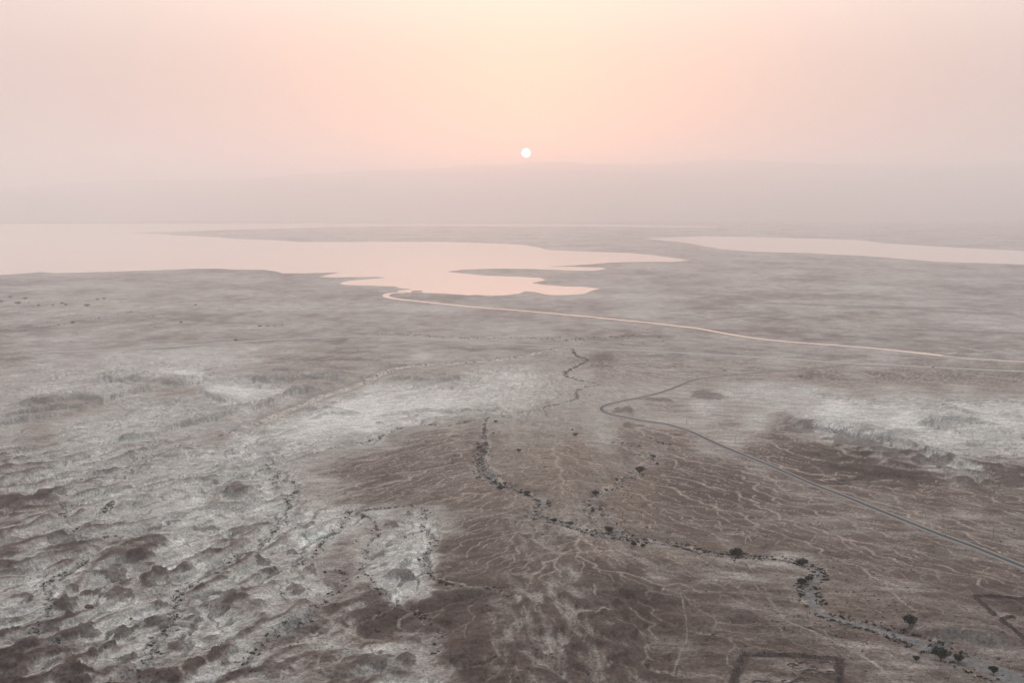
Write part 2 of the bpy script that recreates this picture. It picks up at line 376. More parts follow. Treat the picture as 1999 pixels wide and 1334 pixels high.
# knolls: frame, x, y, half-length and half-width (in frame units), turn in degrees, height m, brown cap 0..1
KNOLLS = [('I', 1150, 570, 120, 75, 25, 15, 1), ('I', 520, 745, 95, 45, 20, 13, 1), ('I', 545, 815, 40, 28, 30, 8, 1), ('I', 890, 940, 70, 45, -25, 12, 1), ('I', 840, 500, 110, 40, -8, 10, 1),
          ('I', 980, 405, 170, 45, 0, 8, .9), ('I', 1110, 290, 160, 30, -5, 8, .9), ('I', 885, 600, 30, 16, 30, 7, 1), ('I', 740, 660, 60, 30, 30, 9, 1), ('I', 930, 690, 110, 35, 20, 6, .8), ('I', 1180, 735, 60, 40, 0, 7, .9),
          ('I', 1170, 850, 95, 55, 0, 9, .9), ('I', 550, 295, 100, 40, -5, 7, .8), ('I', 370, 325, 60, 22, 25, 7, .9), ('I', 420, 378, 25, 14, 0, 5, .9), ('I', 740, 575, 35, 14, 0, 4, 1), ('I', 550, 615, 60, 25, 0, 6, .8),
          ('I', 1350, 480, 60, 22, 40, 7, .9), ('I', 1480, 380, 130, 35, 30, 9, .8), ('I', 1680, 730, 150, 60, 25, 9, .9), ('I', 1250, 1035, 70, 25, 0, 6, 1), ('I', 740, 1090, 70, 50, 10, 9, .9), ('I', 600, 1260, 150, 60, 20, 12, 1),
          ('I', 320, 910, 60, 50, 45, 8, 1), ('I', 560, 950, 110, 40, 10, 6, .9), ('I', 1600, 1110, 90, 40, 15, 8, 1), ('I', 1850, 1280, 120, 60, 25, 10, 1), ('I', 1800, 170, 130, 40, 15, 8, .8), ('I', 1530, 160, 50, 25, 0, 7, .9),
          ('I', 140, 690, 70, 25, 15, 6, .9), ('I', 60, 1230, 140, 50, 0, 8, 1), ('I', 240, 1060, 120, 45, 10, 7, 1), ('I', 940, 1110, 50, 25, 5, 7, 1), ('I', 400, 260, 120, 30, 12, 5, .8), ('I', 120, 480, 150, 40, 15, 6, .6),
          ('J', 420, 150, 45, 32, 0, 9, .9), ('J', 1110, 520, 120, 32, 14, 14, 1), ('J', 1020, 155, 70, 30, 0, 7, .8), ('J', 1155, 65, 20, 20, 0, 5, .9), ('J', 870, 390, 40, 30, 0, 8, .6), ('J', 900, 465, 90, 16, 0, 4, .7),
          ('J', 280, 335, 30, 35, 0, 9, .9), ('J', 430, 510, 60, 50, 40, 10, .8), ('J', 540, 590, 90, 40, 25, 8, .5), ('J', 300, 660, 100, 40, 35, 9, .7), ('J', 60, 500, 70, 40, 0, 9, .9), ('J', 80, 400, 60, 20, 10, 6, .9),
          ('J', 860, 1190, 150, 50, 10, 10, 1), ('J', 1120, 1160, 90, 35, 0, 7, 1), ('J', 1190, 1030, 60, 25, 0, 6, 1), ('J', 680, 850, 110, 50, -15, 7, 1), ('J', 1180, 900, 110, 45, 0, 6, 1), ('J', 430, 900, 110, 60, 0, 7, 1), ('J', 640, 1180, 60, 60, 0, 6, 1),
          ('J', 120, 1260, 130, 60, 0, 10, 1), ('J', 850, 720, 130, 40, -10, 6, 1), ('J', 1550, 700, 220, 60, 0, 8, 1), ('J', 1500, 1210, 100, 60, 0, 8, 1),
          ('K', 850, 660, 160, 40, -6, 11, 1), ('K', 640, 750, 150, 45, -8, 11, 1), ('K', 700, 830, 130, 30, 10, 8, 1), ('K', 800, 980, 220, 60, -5, 14, 1), ('K', 400, 690, 80, 22, -20, 7, 1), ('K', 560, 590, 130, 25, 0, 7, 1),
          ('K', 200, 1120, 120, 25, 38, 12, 1), ('K', 80, 1060, 90, 35, 35, 10, .8), ('K', 480, 1180, 90, 40, 30, 9, 1), ('K', 820, 1120, 120, 45, 10, 8, 1), ('K', 1720, 840, 130, 50, 0, 7, 1), ('K', 1150, 720, 120, 50, 10, 5, .8), ('K', 300, 1290, 130, 35, -5, 9, 1), ('K', 450, 1060, 120, 40, 0, 8, 1),
          ('D', 370, 1200, 150, 35, 8, 7, 1), ('D', 120, 1270, 120, 30, 10, 6, 1), ('D', 1760, 1190, 110, 45, 0, 9, .8), ('D', 1370, 860, 110, 18, 8, 4, .9), ('D', 1590, 1090, 30, 14, 0, 4, .8),
          ('E', 888, 575, 40, 26, 0, 9, 0), ('E', 910, 665, 30, 14, 0, 5, .7), ('E', 420, 590, 180, 25, 0, 8, 0), ('E', 560, 640, 120, 35, 10, 8, .2), ('E', 820, 335, 60, 25, 0, 8, .5), ('E', 1180, 330, 90, 30, 0, 9, .2), ('E', 1420, 320, 130, 22, 0, 8, .2),
          ('G', 840, 585, 90, 35, -20, 9, 1), ('G', 1060, 500, 120, 18, 5, 5, 1), ('G', 1450, 470, 130, 40, 15, 8, 1), ('G', 880, 690, 90, 16, 8, 4, 1),
          ('H', 560, 800, 130, 45, -20, 11, 1), ('H', 730, 820, 110, 30, 0, 9, 1), ('H', 950, 880, 160, 45, -15, 12, 1), ('H', 1230, 960, 130, 40, -30, 12, 1), ('H', 1700, 1010, 120, 35, 10, 12, 1), ('H', 1850, 1120, 120, 40, 0, 10, .8), ('H', 1500, 1100, 110, 40, -35, 8, .9), ('H', 250, 720, 130, 30, -20, 7, .9), ('H', 1250, 870, 100, 25, 0, 4, .6)]

# ------------------------------------------------------------------ ground: relief and soil colour
near = (1 - sstep(2300, 3000, GY)) * sstep(300, 460, GY)
wx = fbm(GX, GY, 60, 3, 11) ; wy = fbm(GX, GY, 60, 3, 23)
WX, WY = GX + wx * 16 + noise(GX, GY, 14, 31) * 3, GY + wy * 16 + noise(GX, GY, 14, 37) * 3
WU, WV = proj(WX, np.maximum(WY, 300), ZB)
fu = np.clip((WU - 25) / 50, 0, PM.shape[1] - 1.001); fv = np.clip((WV - 705) / 30, 0, PM.shape[0] - 1.001)
iu, iv = fu.astype(int), fv.astype(int)
au, av = sstep(0, 1, fu - iu), sstep(0, 1, fv - iv)
pale = (PM[iv, iu] * (1 - au) + PM[iv, iu + 1] * au) * (1 - av) + (PM[iv + 1, iu] * (1 - au) + PM[iv + 1, iu + 1] * au) * av
far = sstep(706, 670, GV)
pale = pale * (1 - far) + 4.35 * far
pale = pale - .9 * sstep(840, 960, GU) * sstep(1110, 1170, GV) * sstep(3.4, 4.2, pale)

# marl country (left, and the strip right of the road) is cut up; the gravel plain is nearly flat
rough = np.clip(sstep(4.2, 6.0, pale) * 0.8 + 0.9 * sstep(650, 450, GU) * sstep(840, 900, GV), 0, 1) * near
rough = np.maximum(rough, sstep(1120, 1190, GV) * sstep(1500, 1250, GU) * 0.55 * near)
rough *= 1 - 0.75 * sstep(1090, 1150, GU) * sstep(1010, 990, GV) * sstep(1620, 1560, GU)
rough *= 1 - .8 * sstep(6.2, 7.4, pale) * sstep(880, 850, GV)
hill_dark = sstep(1540, 1620, GU) * sstep(850, 880, GV) * sstep(960, 930, GV)
rough = np.maximum(rough, hill_dark * near)
a0 = R(57)
ax = (GX * math.cos(a0) + GY * math.sin(a0)); ay = (-GX * math.sin(a0) + GY * math.cos(a0))   # drainage direction of the marl
left = sstep(1300, 900, GU)
rx = left * ax + (1 - left) * (GX * .94 - GY * .34); ry = left * ay + (1 - left) * (GX * .34 + GY * .94)
q1 = ridged(rx / 3.2 + wx * 22, ry + wy * 22, 62, 4, 3)
q2 = fbm(rx / 2.6 + wx * 10, ry + wy * 10, 26, 4, 41)
REL = rough * (8.0 * (sstep(.35, .85, q1) - .5) + 4.0 * q2 + 1.6 * fbm(rx / 1.5, ry, 11, 3, 47))
REL += near * (1 - rough) * (1.6 * fbm(GX, GY, 120, 4, 53) + .35 * fbm(GX, GY, 14, 3, 59))
REL += near * 0.16 * noise(GX, GY, 3.1, 61)
cap = field(); mesa = field()
for fr, kx, ky, kl, kw, rot, hgt, cp_ in KNOLLS:
    ox, oy, sc_ = FR[fr]
    u0, v0 = ox + kx / sc_, oy + ky / sc_
    c0 = np.array(gpt(u0, v0)); e1 = np.array(gpt(u0 + kl / sc_, v0)); e2 = np.array(gpt(u0, v0 - kw / sc_))
    la, lb = abs(e1[0] - c0[0]), abs(e2[1] - c0[1])
    lb = min(lb, la * 1.6)
    ang_ = R(rot)
    rr = max(la, lb) * 2.2
    j0, j1 = np.searchsorted(Y, c0[1] - rr), np.searchsorted(Y, c0[1] + rr)
    i0, i1 = np.searchsorted(T, (c0[0] - rr) / max(c0[1] - rr, 420) if c0[0] - rr < 0 else (c0[0] - rr) / (c0[1] + rr)), np.searchsorted(T, (c0[0] + rr) / max(c0[1] - rr, 420) if c0[0] + rr > 0 else (c0[0] + rr) / (c0[1] + rr))
    sl = (slice(j0, j1), slice(max(i0, 0), i1))
    dx, dy = WX[sl] - c0[0] + noise(GX[sl], GY[sl], la * .9, 71) * la * .5, WY[sl] - c0[1] + noise(GX[sl], GY[sl], la * .9, 73) * lb * .5
    du = (dx * math.cos(ang_) + dy * math.sin(ang_)) / la
    dv = (-dx * math.sin(ang_) + dy * math.cos(ang_)) / lb
    rad = np.hypot(du, dv) * (1 + .42 * fbm(GX[sl], GY[sl], la * .6 + 3, 4, 79, .6))
    # steep towards the camera side, gentler behind; gullied flanks
    shape = .75 * (1 - sstep(.72, 1.02, rad)) + .25 * (1 - sstep(.5, 1.5, rad))
    gul = .75 + .5 * noise(GX[sl], GY[sl], la * .5 + 4, 83)
    REL[sl] += hgt * shape * gul * near[sl] * .36
    top_ = (1 - sstep(.80, .98, rad)) * (.8 + .25 * du * math.cos(ang_) + .35 * np.clip(dv, -1, 1)) 
    craggy = fr in 'ID' or (fr == 'J' and ky < 700) or fr == 'G'
    mesa[sl] = np.maximum(mesa[sl], hgt * (.24 if craggy else .05) * np.clip(top_, 0, 1.3) * near[sl])
    cap[sl] = np.maximum(cap[sl], cp_ * (1 - sstep(.75, 1.12, rad)))
scarp_shade = field()
for spec, hgt, fall in SCARPS:
    ln = smooth(ground_line(spec), 2)
    best = np.full((NR, NC), 1e9, np.float32); sgn = field()
    ys_ = ln[:, 1]; xs_ = ln[:, 0]
    j0, j1 = np.searchsorted(Y, ys_.min() - 40), np.searchsorted(Y, ys_.max() + fall * 2.2)
    i0 = max(np.searchsorted(T, (xs_.min() - 40) / ys_.min() if xs_.min() < 0 else (xs_.min() - 40) / ys_.max()) - 2, 0)
    i1 = np.searchsorted(T, (xs_.max() + 40) / ys_.max() if xs_.max() < 0 else (xs_.max() + 40) / ys_.min()) + 2
    sl = (slice(j0, j1), slice(i0, i1))
    sx, sy = WX[sl] * .55 + GX[sl] * .45, WY[sl] * .55 + GY[sl] * .45
    o = np.argsort(xs_)
    edge = np.interp(sx, xs_[o], ys_[o])
    d = sy - edge + 7 * noise(GX[sl], GY[sl] * .3, 26, 91) + 3 * noise(GX[sl], GY[sl] * .3, 9, 93)
    span = (xs_.max() - xs_.min()) * .12 + 8
    ends = sstep(xs_.min() - span, xs_.min() + span, sx) * sstep(xs_.max() + span, xs_.max() - span, sx)
    face = sstep(-6, 5, d) * (1 - sstep(fall * .35, fall * 2.0, d)) * ends
    REL[sl] += hgt * face * .6
    mesa[sl] = np.maximum(mesa[sl], hgt * .62 * face)
    scarp_shade[sl] = np.maximum(scarp_shade[sl], ends * np.exp(-((d + .5) / 5.5) ** 2) * min(1, hgt / 8))

bed = field(); trk = field(); wl = {}
for key, spec, w, depth, dens, phrase in WADIS:
    raw = ground_line(spec)
    w = np.asarray(w, float)
    if len(w) != len(raw): w = np.interp(np.linspace(0, 1, len(raw)), np.linspace(0, 1, len(w)), w)
    ln = smooth(raw, 2); ww = np.interp(np.linspace(0, 1, len(ln)), np.linspace(0, 1, len(raw)), w)
    wl[key] = (ln, ww, dens, phrase)
    if depth > 0:
        cut = field()
        stroke(ln, ww * 2.2, lambda q: 1 - sstep(.25, 1.0, q), cut, reach=1.0)
        REL = REL * (1 - .75 * cut) - depth * cut
    if key in ('main', 'mainup'):
        stroke(ln, ww * .62, soft, bed)
    elif key == 'valley':
        stroke(ln, ww * .8, soft, trk)
    elif depth > 0:
        tmp = field(); stroke(ln, ww * .9, soft, tmp); bed = np.maximum(bed, .3 * tmp)
for spec, w in TRACKS:
    stroke(smooth(ground_line(spec), 2), w * .6, lambda q: 1 - sstep(.35, 1, q), trk)

# ---- running water: a drainage model on a regular 3 m grid cuts the gullies and finds the rills
DX = 3.0
SX = np.arange(-1350, 1350, DX); SY = np.arange(470, 2560, DX)
nx_, ny_ = len(SX), len(SY)
def to_sim(Fd):
    """resample a vertex field onto the drainage grid"""
    j = np.clip(np.searchsorted(Y, SY) - 1, 0, NR - 2); fy = (SY - Y[j]) / (Y[j + 1] - Y[j])
    def rows(jj):
        t = SX[None, :] / np.maximum(Y[jj], 420.)[:, None]
        i = np.clip(np.searchsorted(T, t) - 1, 0, NC - 2); fx = (t - T[i]) / (T[i + 1] - T[i])
        A = Fd[jj]
        return np.take_along_axis(A, i, 1) * (1 - fx) + np.take_along_axis(A, i + 1, 1) * fx
    return rows(j) * (1 - fy)[:, None] + rows(j + 1) * fy[:, None]
def from_sim(S):
    fx = np.clip((GX - SX[0]) / DX, 0, nx_ - 1.001); fy = np.clip((GY - SY[0]) / DX, 0, ny_ - 1.001)
    i, j = fx.astype(np.int32), fy.astype(np.int32); fx = fx - i; fy = fy - j
    # smooth cubic weights keep the cells from showing
    fx = fx * fx * (3 - 2 * fx) * .5 + fx * .5; fy = fy * fy * (3 - 2 * fy) * .5 + fy * .5
    return (S[j, i] * (1 - fx) + S[j, i + 1] * fx) * (1 - fy) + (S[j + 1, i] * (1 - fx) + S[j + 1, i + 1] * fx) * fy
mx, my = np.meshgrid(SX, SY)
tilt = zbase(my) + np.where(mx > 60, .035 * (mx - 60), .045 * (60 - mx))
rg = to_sim(rough)
S0 = tilt + to_sim(REL) + (.9 + .9 * rg) * fbm(mx, my, 38, 4, 401, .6) + .3 * noise(mx, my, 7, 407)
rng_ = np.random.RandomState(3)
S0 += rng_.rand(ny_, nx_) * .12
# fill closed hollows so that every drop finds a way out
import heapq
def fill(z):
    H, Wd = z.shape
    zf = z.ravel().tolist(); seen = bytearray(H * Wd); hp = []
    for k in range(Wd):
        for c in (k, (H - 1) * Wd + k): hp.append((zf[c], c)); seen[c] = 1
    for k in range(1, H - 1):
        for c in (k * Wd, k * Wd + Wd - 1): hp.append((zf[c], c)); seen[c] = 1
    heapq.heapify(hp); push, pop = heapq.heappush, heapq.heappop
    nb = (-1, 1, -Wd, Wd, -Wd - 1, -Wd + 1, Wd - 1, Wd + 1); n_ = H * Wd
    while hp:
        zc, c = pop(hp)
        for d in nb:
            e = c + d
            if 0 <= e < n_ and not seen[e]:
                seen[e] = 1
                if zf[e] <= zc: zf[e] = zc + .004
                push(hp, (zf[e], e))
    return np.array(zf).reshape(H, Wd)
S = fill(S0)
offs = [(-1, 0, 1), (1, 0, 1), (0, -1, 1), (0, 1, 1), (-1, -1, 1.414), (-1, 1, 1.414), (1, -1, 1.414), (1, 1, 1.414)]
own = np.arange(ny_ * nx_).reshape(ny_, nx_)
KE = (.012 + .15 * rg)
def route(S):
    best = np.zeros_like(S); rec = own.copy()
    Pz = np.pad(S, 1, mode='edge'); Pi = np.pad(own, 1, mode='edge')
    for dj, di, L in offs:
        sl_ = (S - Pz[1 + dj:ny_ + 1 + dj, 1 + di:nx_ + 1 + di]) / L
        m_ = sl_ > best
        best = np.where(m_, sl_, best); rec = np.where(m_, Pi[1 + dj:ny_ + 1 + dj, 1 + di:nx_ + 1 + di], rec)
    order = np.argsort(S.ravel(), kind='stable')
    rl = rec.ravel().tolist(); acc = [1.0] * (ny_ * nx_)
    for c in order[::-1].tolist():
        r = rl[c]
        if r != c: acc[r] += acc[c]
    return rec, rl, order, np.array(acc)
for it in range(14):
    rec, rl, order, acc = route(S)
    f = (KE.ravel() * np.minimum(acc, 6000) ** .45 / DX).tolist()
    z = S.ravel().tolist()
    for c in order.tolist():
        r = rl[c]
        if r != c:
            k = f[c]
            z[c] = (z[c] + k * z[r]) / (1 + k)
    S = np.array(z).reshape(ny_, nx_)
    Pz = np.pad(S, 1, mode='edge')
    S = S + .018 * (Pz[:-2, 1:-1] + Pz[2:, 1:-1] + Pz[1:-1, :-2] + Pz[1:-1, 2:] - 4 * S) * (.4 + .6 * rg)
rec, rl, order, acc = route(S)
REL_E = S - tilt
edge = sstep(0, 120, SX - SX[0])[None] * sstep(0, 120, SX[-1] - SX)[None] * sstep(0, 200, SY[-1] - SY)[:, None]
inside = sstep(SX[0], SX[0] + 60, GX) * sstep(SX[-1], SX[-1] - 60, GX) * sstep(2550, 2350, GY) * sstep(470, 480, GY)
E = from_sim(REL_E)
# layered marl: harder beds stand out as ledges (beds dip gently towards the lake)
strata = ZB + E + .03 * GX + 1.4 * fbm(GX, GY, 90, 2, 421)
for hb, kk in ((4.2, .75), (1.5, .45)):
    ph_ = strata / hb; fr_ = ph_ - np.floor(ph_)
    E = E + rough * near * kk * hb * ((sstep(.30, .70, fr_)) - fr_)
crag = ridged(rx / 2.4 + 5 * wx, ry + 5 * wy, 12, 3, 431)
E = E + rough * near * (1.7 * (crag - .55)) + mesa * (.55 + .45 * sstep(.35, .7, crag))
REL = REL * (1 - inside) + (E + near * (.10 * noise(GX, GY, 3.1, 61) + .14 * fbm(GX, GY, 7, 2, 63) + .35 * rough * fbm(rx, ry, 5, 3, 65))) * inside
# curvature and slope drive the soil: crests keep their dark gravel, flanks show bare marl
def blur(A, n):
    for _ in range(n):
        P_ = np.pad(A, 1, mode='edge')
        A = (P_[:-2, 1:-1] + P_[2:, 1:-1] + P_[1:-1, :-2] + P_[1:-1, 2:] + 2 * A) / 6
    return A
crest = from_sim(np.clip((S - blur(S, 22)) / 2.2, -1, 1))
gy_, gx_ = np.gradient(blur(S - tilt, 1), DX)
slope = from_sim(np.hypot(gx_, gy_))
# rills: follow each channel from its head, smooth it, draw it with a width that grows downstream
rill = field()
accg = acc.reshape(ny_, nx_)
def channels(thr, wmin, wmul, keep, region=None):
    ch = acc > thr
    don = np.zeros(ny_ * nx_, np.int32)
    rf = rec.ravel()
    src = np.nonzero(ch)[0]
    np.add.at(don, rf[src][rf[src] != src], 1)
    heads = src[don[src] == 0]
    heads = heads[np.argsort(-S.ravel()[heads])]
    seen = set()
    for h in heads.tolist():
        path = []; c = h
        for _ in range(260):
            path.append(c)
            if c in seen: break
            seen.add(c)
            n_ = rl[c]
            if n_ == c: break
            c = n_
        if len(path) < 5: continue
        pa = np.array(path)
        P = np.stack([SX[pa % nx_], SY[pa // nx_]], 1) + (np.stack([noise(pa % nx_, pa // nx_, 1.7, 5), noise(pa % nx_, pa // nx_, 1.7, 9)], 1) * 1.6)
        for _ in range(3):
            P[1:-1] = (P[:-2] + 2 * P[1:-1] + P[2:]) / 4
        qx, qy = P[:, 0].copy(), P[:, 1].copy()
        P[:, 0] += 5.5 * noise(qx, qy, 24, 441) + 2.0 * noise(qx, qy, 9, 445); P[:, 1] += 5.5 * noise(qx, qy, 24, 443) + 2.0 * noise(qx, qy, 9, 447)
        w = np.minimum(wmin + wmul * acc[pa] ** .5, 3.5)
        yield P, w
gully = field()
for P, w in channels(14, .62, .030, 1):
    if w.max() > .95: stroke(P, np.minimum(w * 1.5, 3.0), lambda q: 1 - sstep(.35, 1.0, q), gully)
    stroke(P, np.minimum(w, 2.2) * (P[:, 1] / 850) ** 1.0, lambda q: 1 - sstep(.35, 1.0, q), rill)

road_w = field(); flat = field()
road_line = smooth(ground_line(ROAD), 3)
hwy_line = smooth(ground_line(HIGHWAY), 2)
canal_line = smooth(ground_line(CANAL), 2)
stroke(road_line, 26, lambda q: 1 - sstep(.35, 1, q), flat)
stroke(hwy_line, 60, lambda q: 1 - sstep(.4, 1, q), flat)
stroke(canal_line, 70, lambda q: 1 - sstep(.5, 1, q), flat)
sh = field()
stroke(road_line, 9, lambda q: 1 - sstep(.55, 1, q), sh)
stroke(hwy_line, 22, lambda q: .8 * (1 - sstep(.5, 1, q)), sh)
camp_in = (sstep(1440, 1452, GU) * sstep(1642, 1632, GU) * sstep(1284, 1290, GV))
REL *= 1 - flat
REL *= 1 - .8 * camp_in
REL *= 1 - far
GZ = ZB + REL
# bank below the near corner of the main bed
# ---- soil colours
def C(*c): return np.array(c, np.float32)
def lerp(a, b, t): return a * (1 - t[..., None]) + b * t[..., None]
hf = fbm(rx / 3.2 + 8 * wx, ry + 8 * wy, 26, 6, 201, .70) * (1 - far)
t_ = pale / 9 + (.20 - .04 * rough) * hf * 1.1 + .04 * noise(GX, GY, 4, 207) * (1 - far)
t_ = t_ - near * rough * (.22 * np.clip(crest, -.3, 1)) + near * .10 * sstep(.15, .5, slope) * sstep(.3, .5, t_)
t_ = np.clip(t_, 0, 1)
# streaks of the far flats, drawn out along the shore
streak = fbm(GX + 60 * wx, GY + 60 * wy, 420, 7, 211, .66) * sstep(2000, 3000, GY)
t_ = np.clip(t_ + .28 * streak + .14 * fbm(GX, GY, 70, 4, 215) * sstep(1700, 2600, GY), 0, 1)
cols = lerp(C(.072, .051, .044), C(.118, .085, .073), sstep(.10, .36, t_))[...]
cols = lerp(cols, C(.30, .258, .232), sstep(.30, .50, t_))
cols = lerp(cols, C(.53, .492, .45), sstep(.40, .70, t_))
cols = lerp(cols, C(.76, .715, .67), sstep(.70, .86, t_) * .85)
# tan sandy ground of the washes
tan = np.zeros_like(GX)
for u0, v0, ru, rv, k in [(1080, 900, 170, 110, .8), (1220, 960, 90, 80, .8), (1300, 1075, 260, 26, .6), (1050, 850, 130, 40, .6), (1640, 1170, 120, 50, .6), (930, 985, 120, 40, .5), (1720, 1010, 160, 50, .35), (1250, 860, 120, 40, .5)]:
    tan = np.maximum(tan, k * np.exp(-(((WU - u0) / ru) ** 2 + ((WV - v0) / rv) ** 2)))
tan *= .6 + .6 * sstep(-.3, .3, fbm(GX, GY, 24, 3, 221))
cols = lerp(cols, C(.205, .158, .120), np.clip(tan, 0, 1) * near)
# islands of gravel ringed by sandy runnels: warped cell edges, broken up in patches
def cells(x, y, s, seed):
    x = x / s; y = y / s
    xi, yi = np.floor(x).astype(np.int64), np.floor(y).astype(np.int64)
    d1 = np.full(x.shape, 9., np.float32); d2 = d1.copy()
    for dj in (-1, 0, 1):
        for di in (-1, 0, 1):
            h = _perm[_perm[(xi + di + seed * 31) & 4095] + ((yi + dj) & 4095)]
            px_ = xi + di + .5 + .42 * _gx[h]; py_ = yi + dj + .5 + .42 * _gy[h]
            d = np.hypot(x - px_, y - py_).astype(np.float32)
            d2 = np.minimum(d2, np.maximum(d1, d)); d1 = np.minimum(d1, d)
    return (d2 - d1) * s
fa = np.where(GU > 1150, R(122), R(75))
fx_ = GX * np.cos(fa) + GY * np.sin(fa); fy_ = -GX * np.sin(fa) + GY * np.cos(fa)
wob1, wob2 = 9 * noise(GX, GY, 26, 501) + 3 * noise(GX, GY, 8, 503), 9 * noise(GX, GY, 26, 505) + 3 * noise(GX, GY, 8, 507)
plain_m = near * (1 - sstep(.45, .62, pale / 9)) * (1 - .8 * rough) * sstep(660, 720, GV)
pxw = np.maximum(GY, 500) / 850
net = (1 - sstep(.35, 1.0, cells(fx_ / 4.5 + wob1, fy_ + wob2, 13, 1) / (1.3 * pxw ** .6))) * sstep(.02, .30, fbm(GX, GY, 45, 4, 511))
net2 = (1 - sstep(.35, 1.0, cells(fx_ / 3.4 + wob1 * 1.5, fy_ + wob2 * 1.5, 27, 2) / (1.9 * pxw ** .6))) * sstep(-.10, .22, fbm(GX, GY, 60, 4, 517))
rill = np.maximum(rill, np.maximum(net * .75, net2) * plain_m * (.55 + .9 * fbm(GX, GY, 18, 2, 523)))
rk = np.clip(rill * (.85 + .5 * fbm(GX, GY, 30, 3, 223)), 0, 1)
pz_ = sstep(.46, .62, t_)
cols = lerp(cols, C(.17, .152, .138), np.maximum(rk * .55, gully * .75) * pz_ * near * (.2 + .8 * np.clip(rough * 1.3, 0, 1)))  # gully lines in the marl: dark debris plus shadow painted into the soil
cols = lerp(cols, C(.40, .325, .268), rk * (.98 - .48 * sstep(1060, 1200, GV)) * (1 - pz_))
grn = (sstep(.1, .5, fbm(GX, GY, 90, 3, 231)) * .35 * sstep(.35, .6, t_))
cols = lerp(cols, cols * C(.88, 1.0, .97), grn)
cols = lerp(cols, C(.100, .079, .070) * (1 + .25 * noise(GX, GY, 7, 241))[..., None], sstep(.38, .62, cap * (1.0 + 1.3 * fbm(WX, WY, 18, 5, 243, .65)) + .25 * np.clip(crest, -1, 1)) * .66)
# bedding: thin darker and greener seams follow the ledges
ph_ = strata / 4.2; fr_ = ph_ - np.floor(ph_); ph2 = strata / 1.5; fr2 = ph2 - np.floor(ph2)
seam = np.maximum((1 - sstep(.0, .13, np.abs(fr_ - .5))), .6 * (1 - sstep(.0, .2, np.abs(fr2 - .5)))) * rough * near * sstep(.10, .30, slope)
cols = lerp(cols, cols * C(.62, .66, .65), np.clip(seam * (.7 + .6 * fbm(GX, GY, 20, 3, 527)), 0, 1))
cols = lerp(cols, C(.175, .18, .165), np.clip(scarp_shade * (1.0 + .5 * noise(GX, GY, 9, 533)), 0, 1) * .8)  # scarp faces turned from the sun: their shade painted into the soil colour
cols = lerp(cols, C(.195, .188, .186), np.clip(bed, 0, 1) * .92)
cols = lerp(cols, C(.38, .32, .275), np.clip(trk * (.7 + .9 * fbm(GX, GY, 14, 3, 251)), 0, 1) * .75)
wash = field()
vl, vw = wl['valley'][0], wl['valley'][1]
kk_ = len(vl) // 2
stroke(vl[kk_:], 34, lambda q: 1 - sstep(.4, 1, q), wash)
cols = lerp(cols, C(.21, .185, .165), wash * .6)  # wider dark border first: bank shadow painted along the wash
wash[:] = 0
stroke(vl[kk_:], 17, lambda q: 1 - sstep(.4, 1, q), wash)
cols = lerp(cols, C(.70, .61, .54), np.clip(wash * (.8 + .6 * fbm(GX, GY, 25, 3, 531)), 0, 1) * .8)
cols = lerp(cols, C(.24, .205, .18), sh * .8)
# dark channels of the salt flats
chan = field()
for spec, w in [('C 860,405 1000,430 1200,445 1500,463 1700,468 1990,470 2200,475', 22), ('C 640,505 800,510 1050,500 1100,515 1500,525 1700,530 2000,557 2200,570', 20), ('C 300,545 600,548 900,562 1300,572 1700,580', 40),
                ('C 290,635 420,625 520,612 640,600', 26), ('C 1000,575 1300,570 1600,600 1900,610', 50), ('C 1500,700 1800,715 2000,720', 40), ('A 700,620 940,632 1200,655 1560,672', 14), ('A 940,610 1130,620', 40), ('A 150,825 400,830', 14),
                ('A 850,805 1000,798 1180,780 1400,760 1500,758 1900,762', 12), ('B 0,560 150,575 330,560', 12), ('C 1850,405 2000,430', 20)]:
    stroke(smooth(ground_line(spec), 2), w, soft, chan)
cols = lerp(cols, C(.115, .118, .108), chan * .6)
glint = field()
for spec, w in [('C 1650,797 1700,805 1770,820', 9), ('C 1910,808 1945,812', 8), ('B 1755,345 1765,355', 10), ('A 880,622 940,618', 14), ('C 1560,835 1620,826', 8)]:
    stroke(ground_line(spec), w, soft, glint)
cols = lerp(cols, C(.6, .56, .52), glint * .8)  # pale salt of the small pools, with their glint painted in
cols = np.clip(cols, .02, .8)

verts = np.stack([GX, GY, GZ], -1).reshape(-1, 3).astype(np.float32)
idx = np.arange(NR * NC, dtype=np.int32).reshape(NR, NC)
quads = np.stack([idx[:-1, :-1], idx[:-1, 1:], idx[1:, 1:], idx[1:, :-1]], -1).reshape(-1, 4)
gm = bpy.data.meshes.new('ground')
gm.vertices.add(len(verts)); gm.vertices.foreach_set('co', verts.ravel())
gm.loops.add(quads.size); gm.loops.foreach_set('vertex_index', quads.ravel())
gm.polygons.add(len(quads)); gm.polygons.foreach_set('loop_start', np.arange(0, quads.size, 4, dtype=np.int32))
try: gm.polygons.foreach_set('loop_total', np.full(len(quads), 4, np.int32))
except Exception: pass
gm.polygons.foreach_set('use_smooth', np.ones(len(quads), bool))
at_ = gm.attributes.new('soil', 'FLOAT_COLOR', 'POINT')
at_.data.foreach_set('color', np.concatenate([cols.reshape(-1, 3), np.ones((len(verts), 1))], 1).astype(np.float32).ravel())
gm.update(); gm.validate()

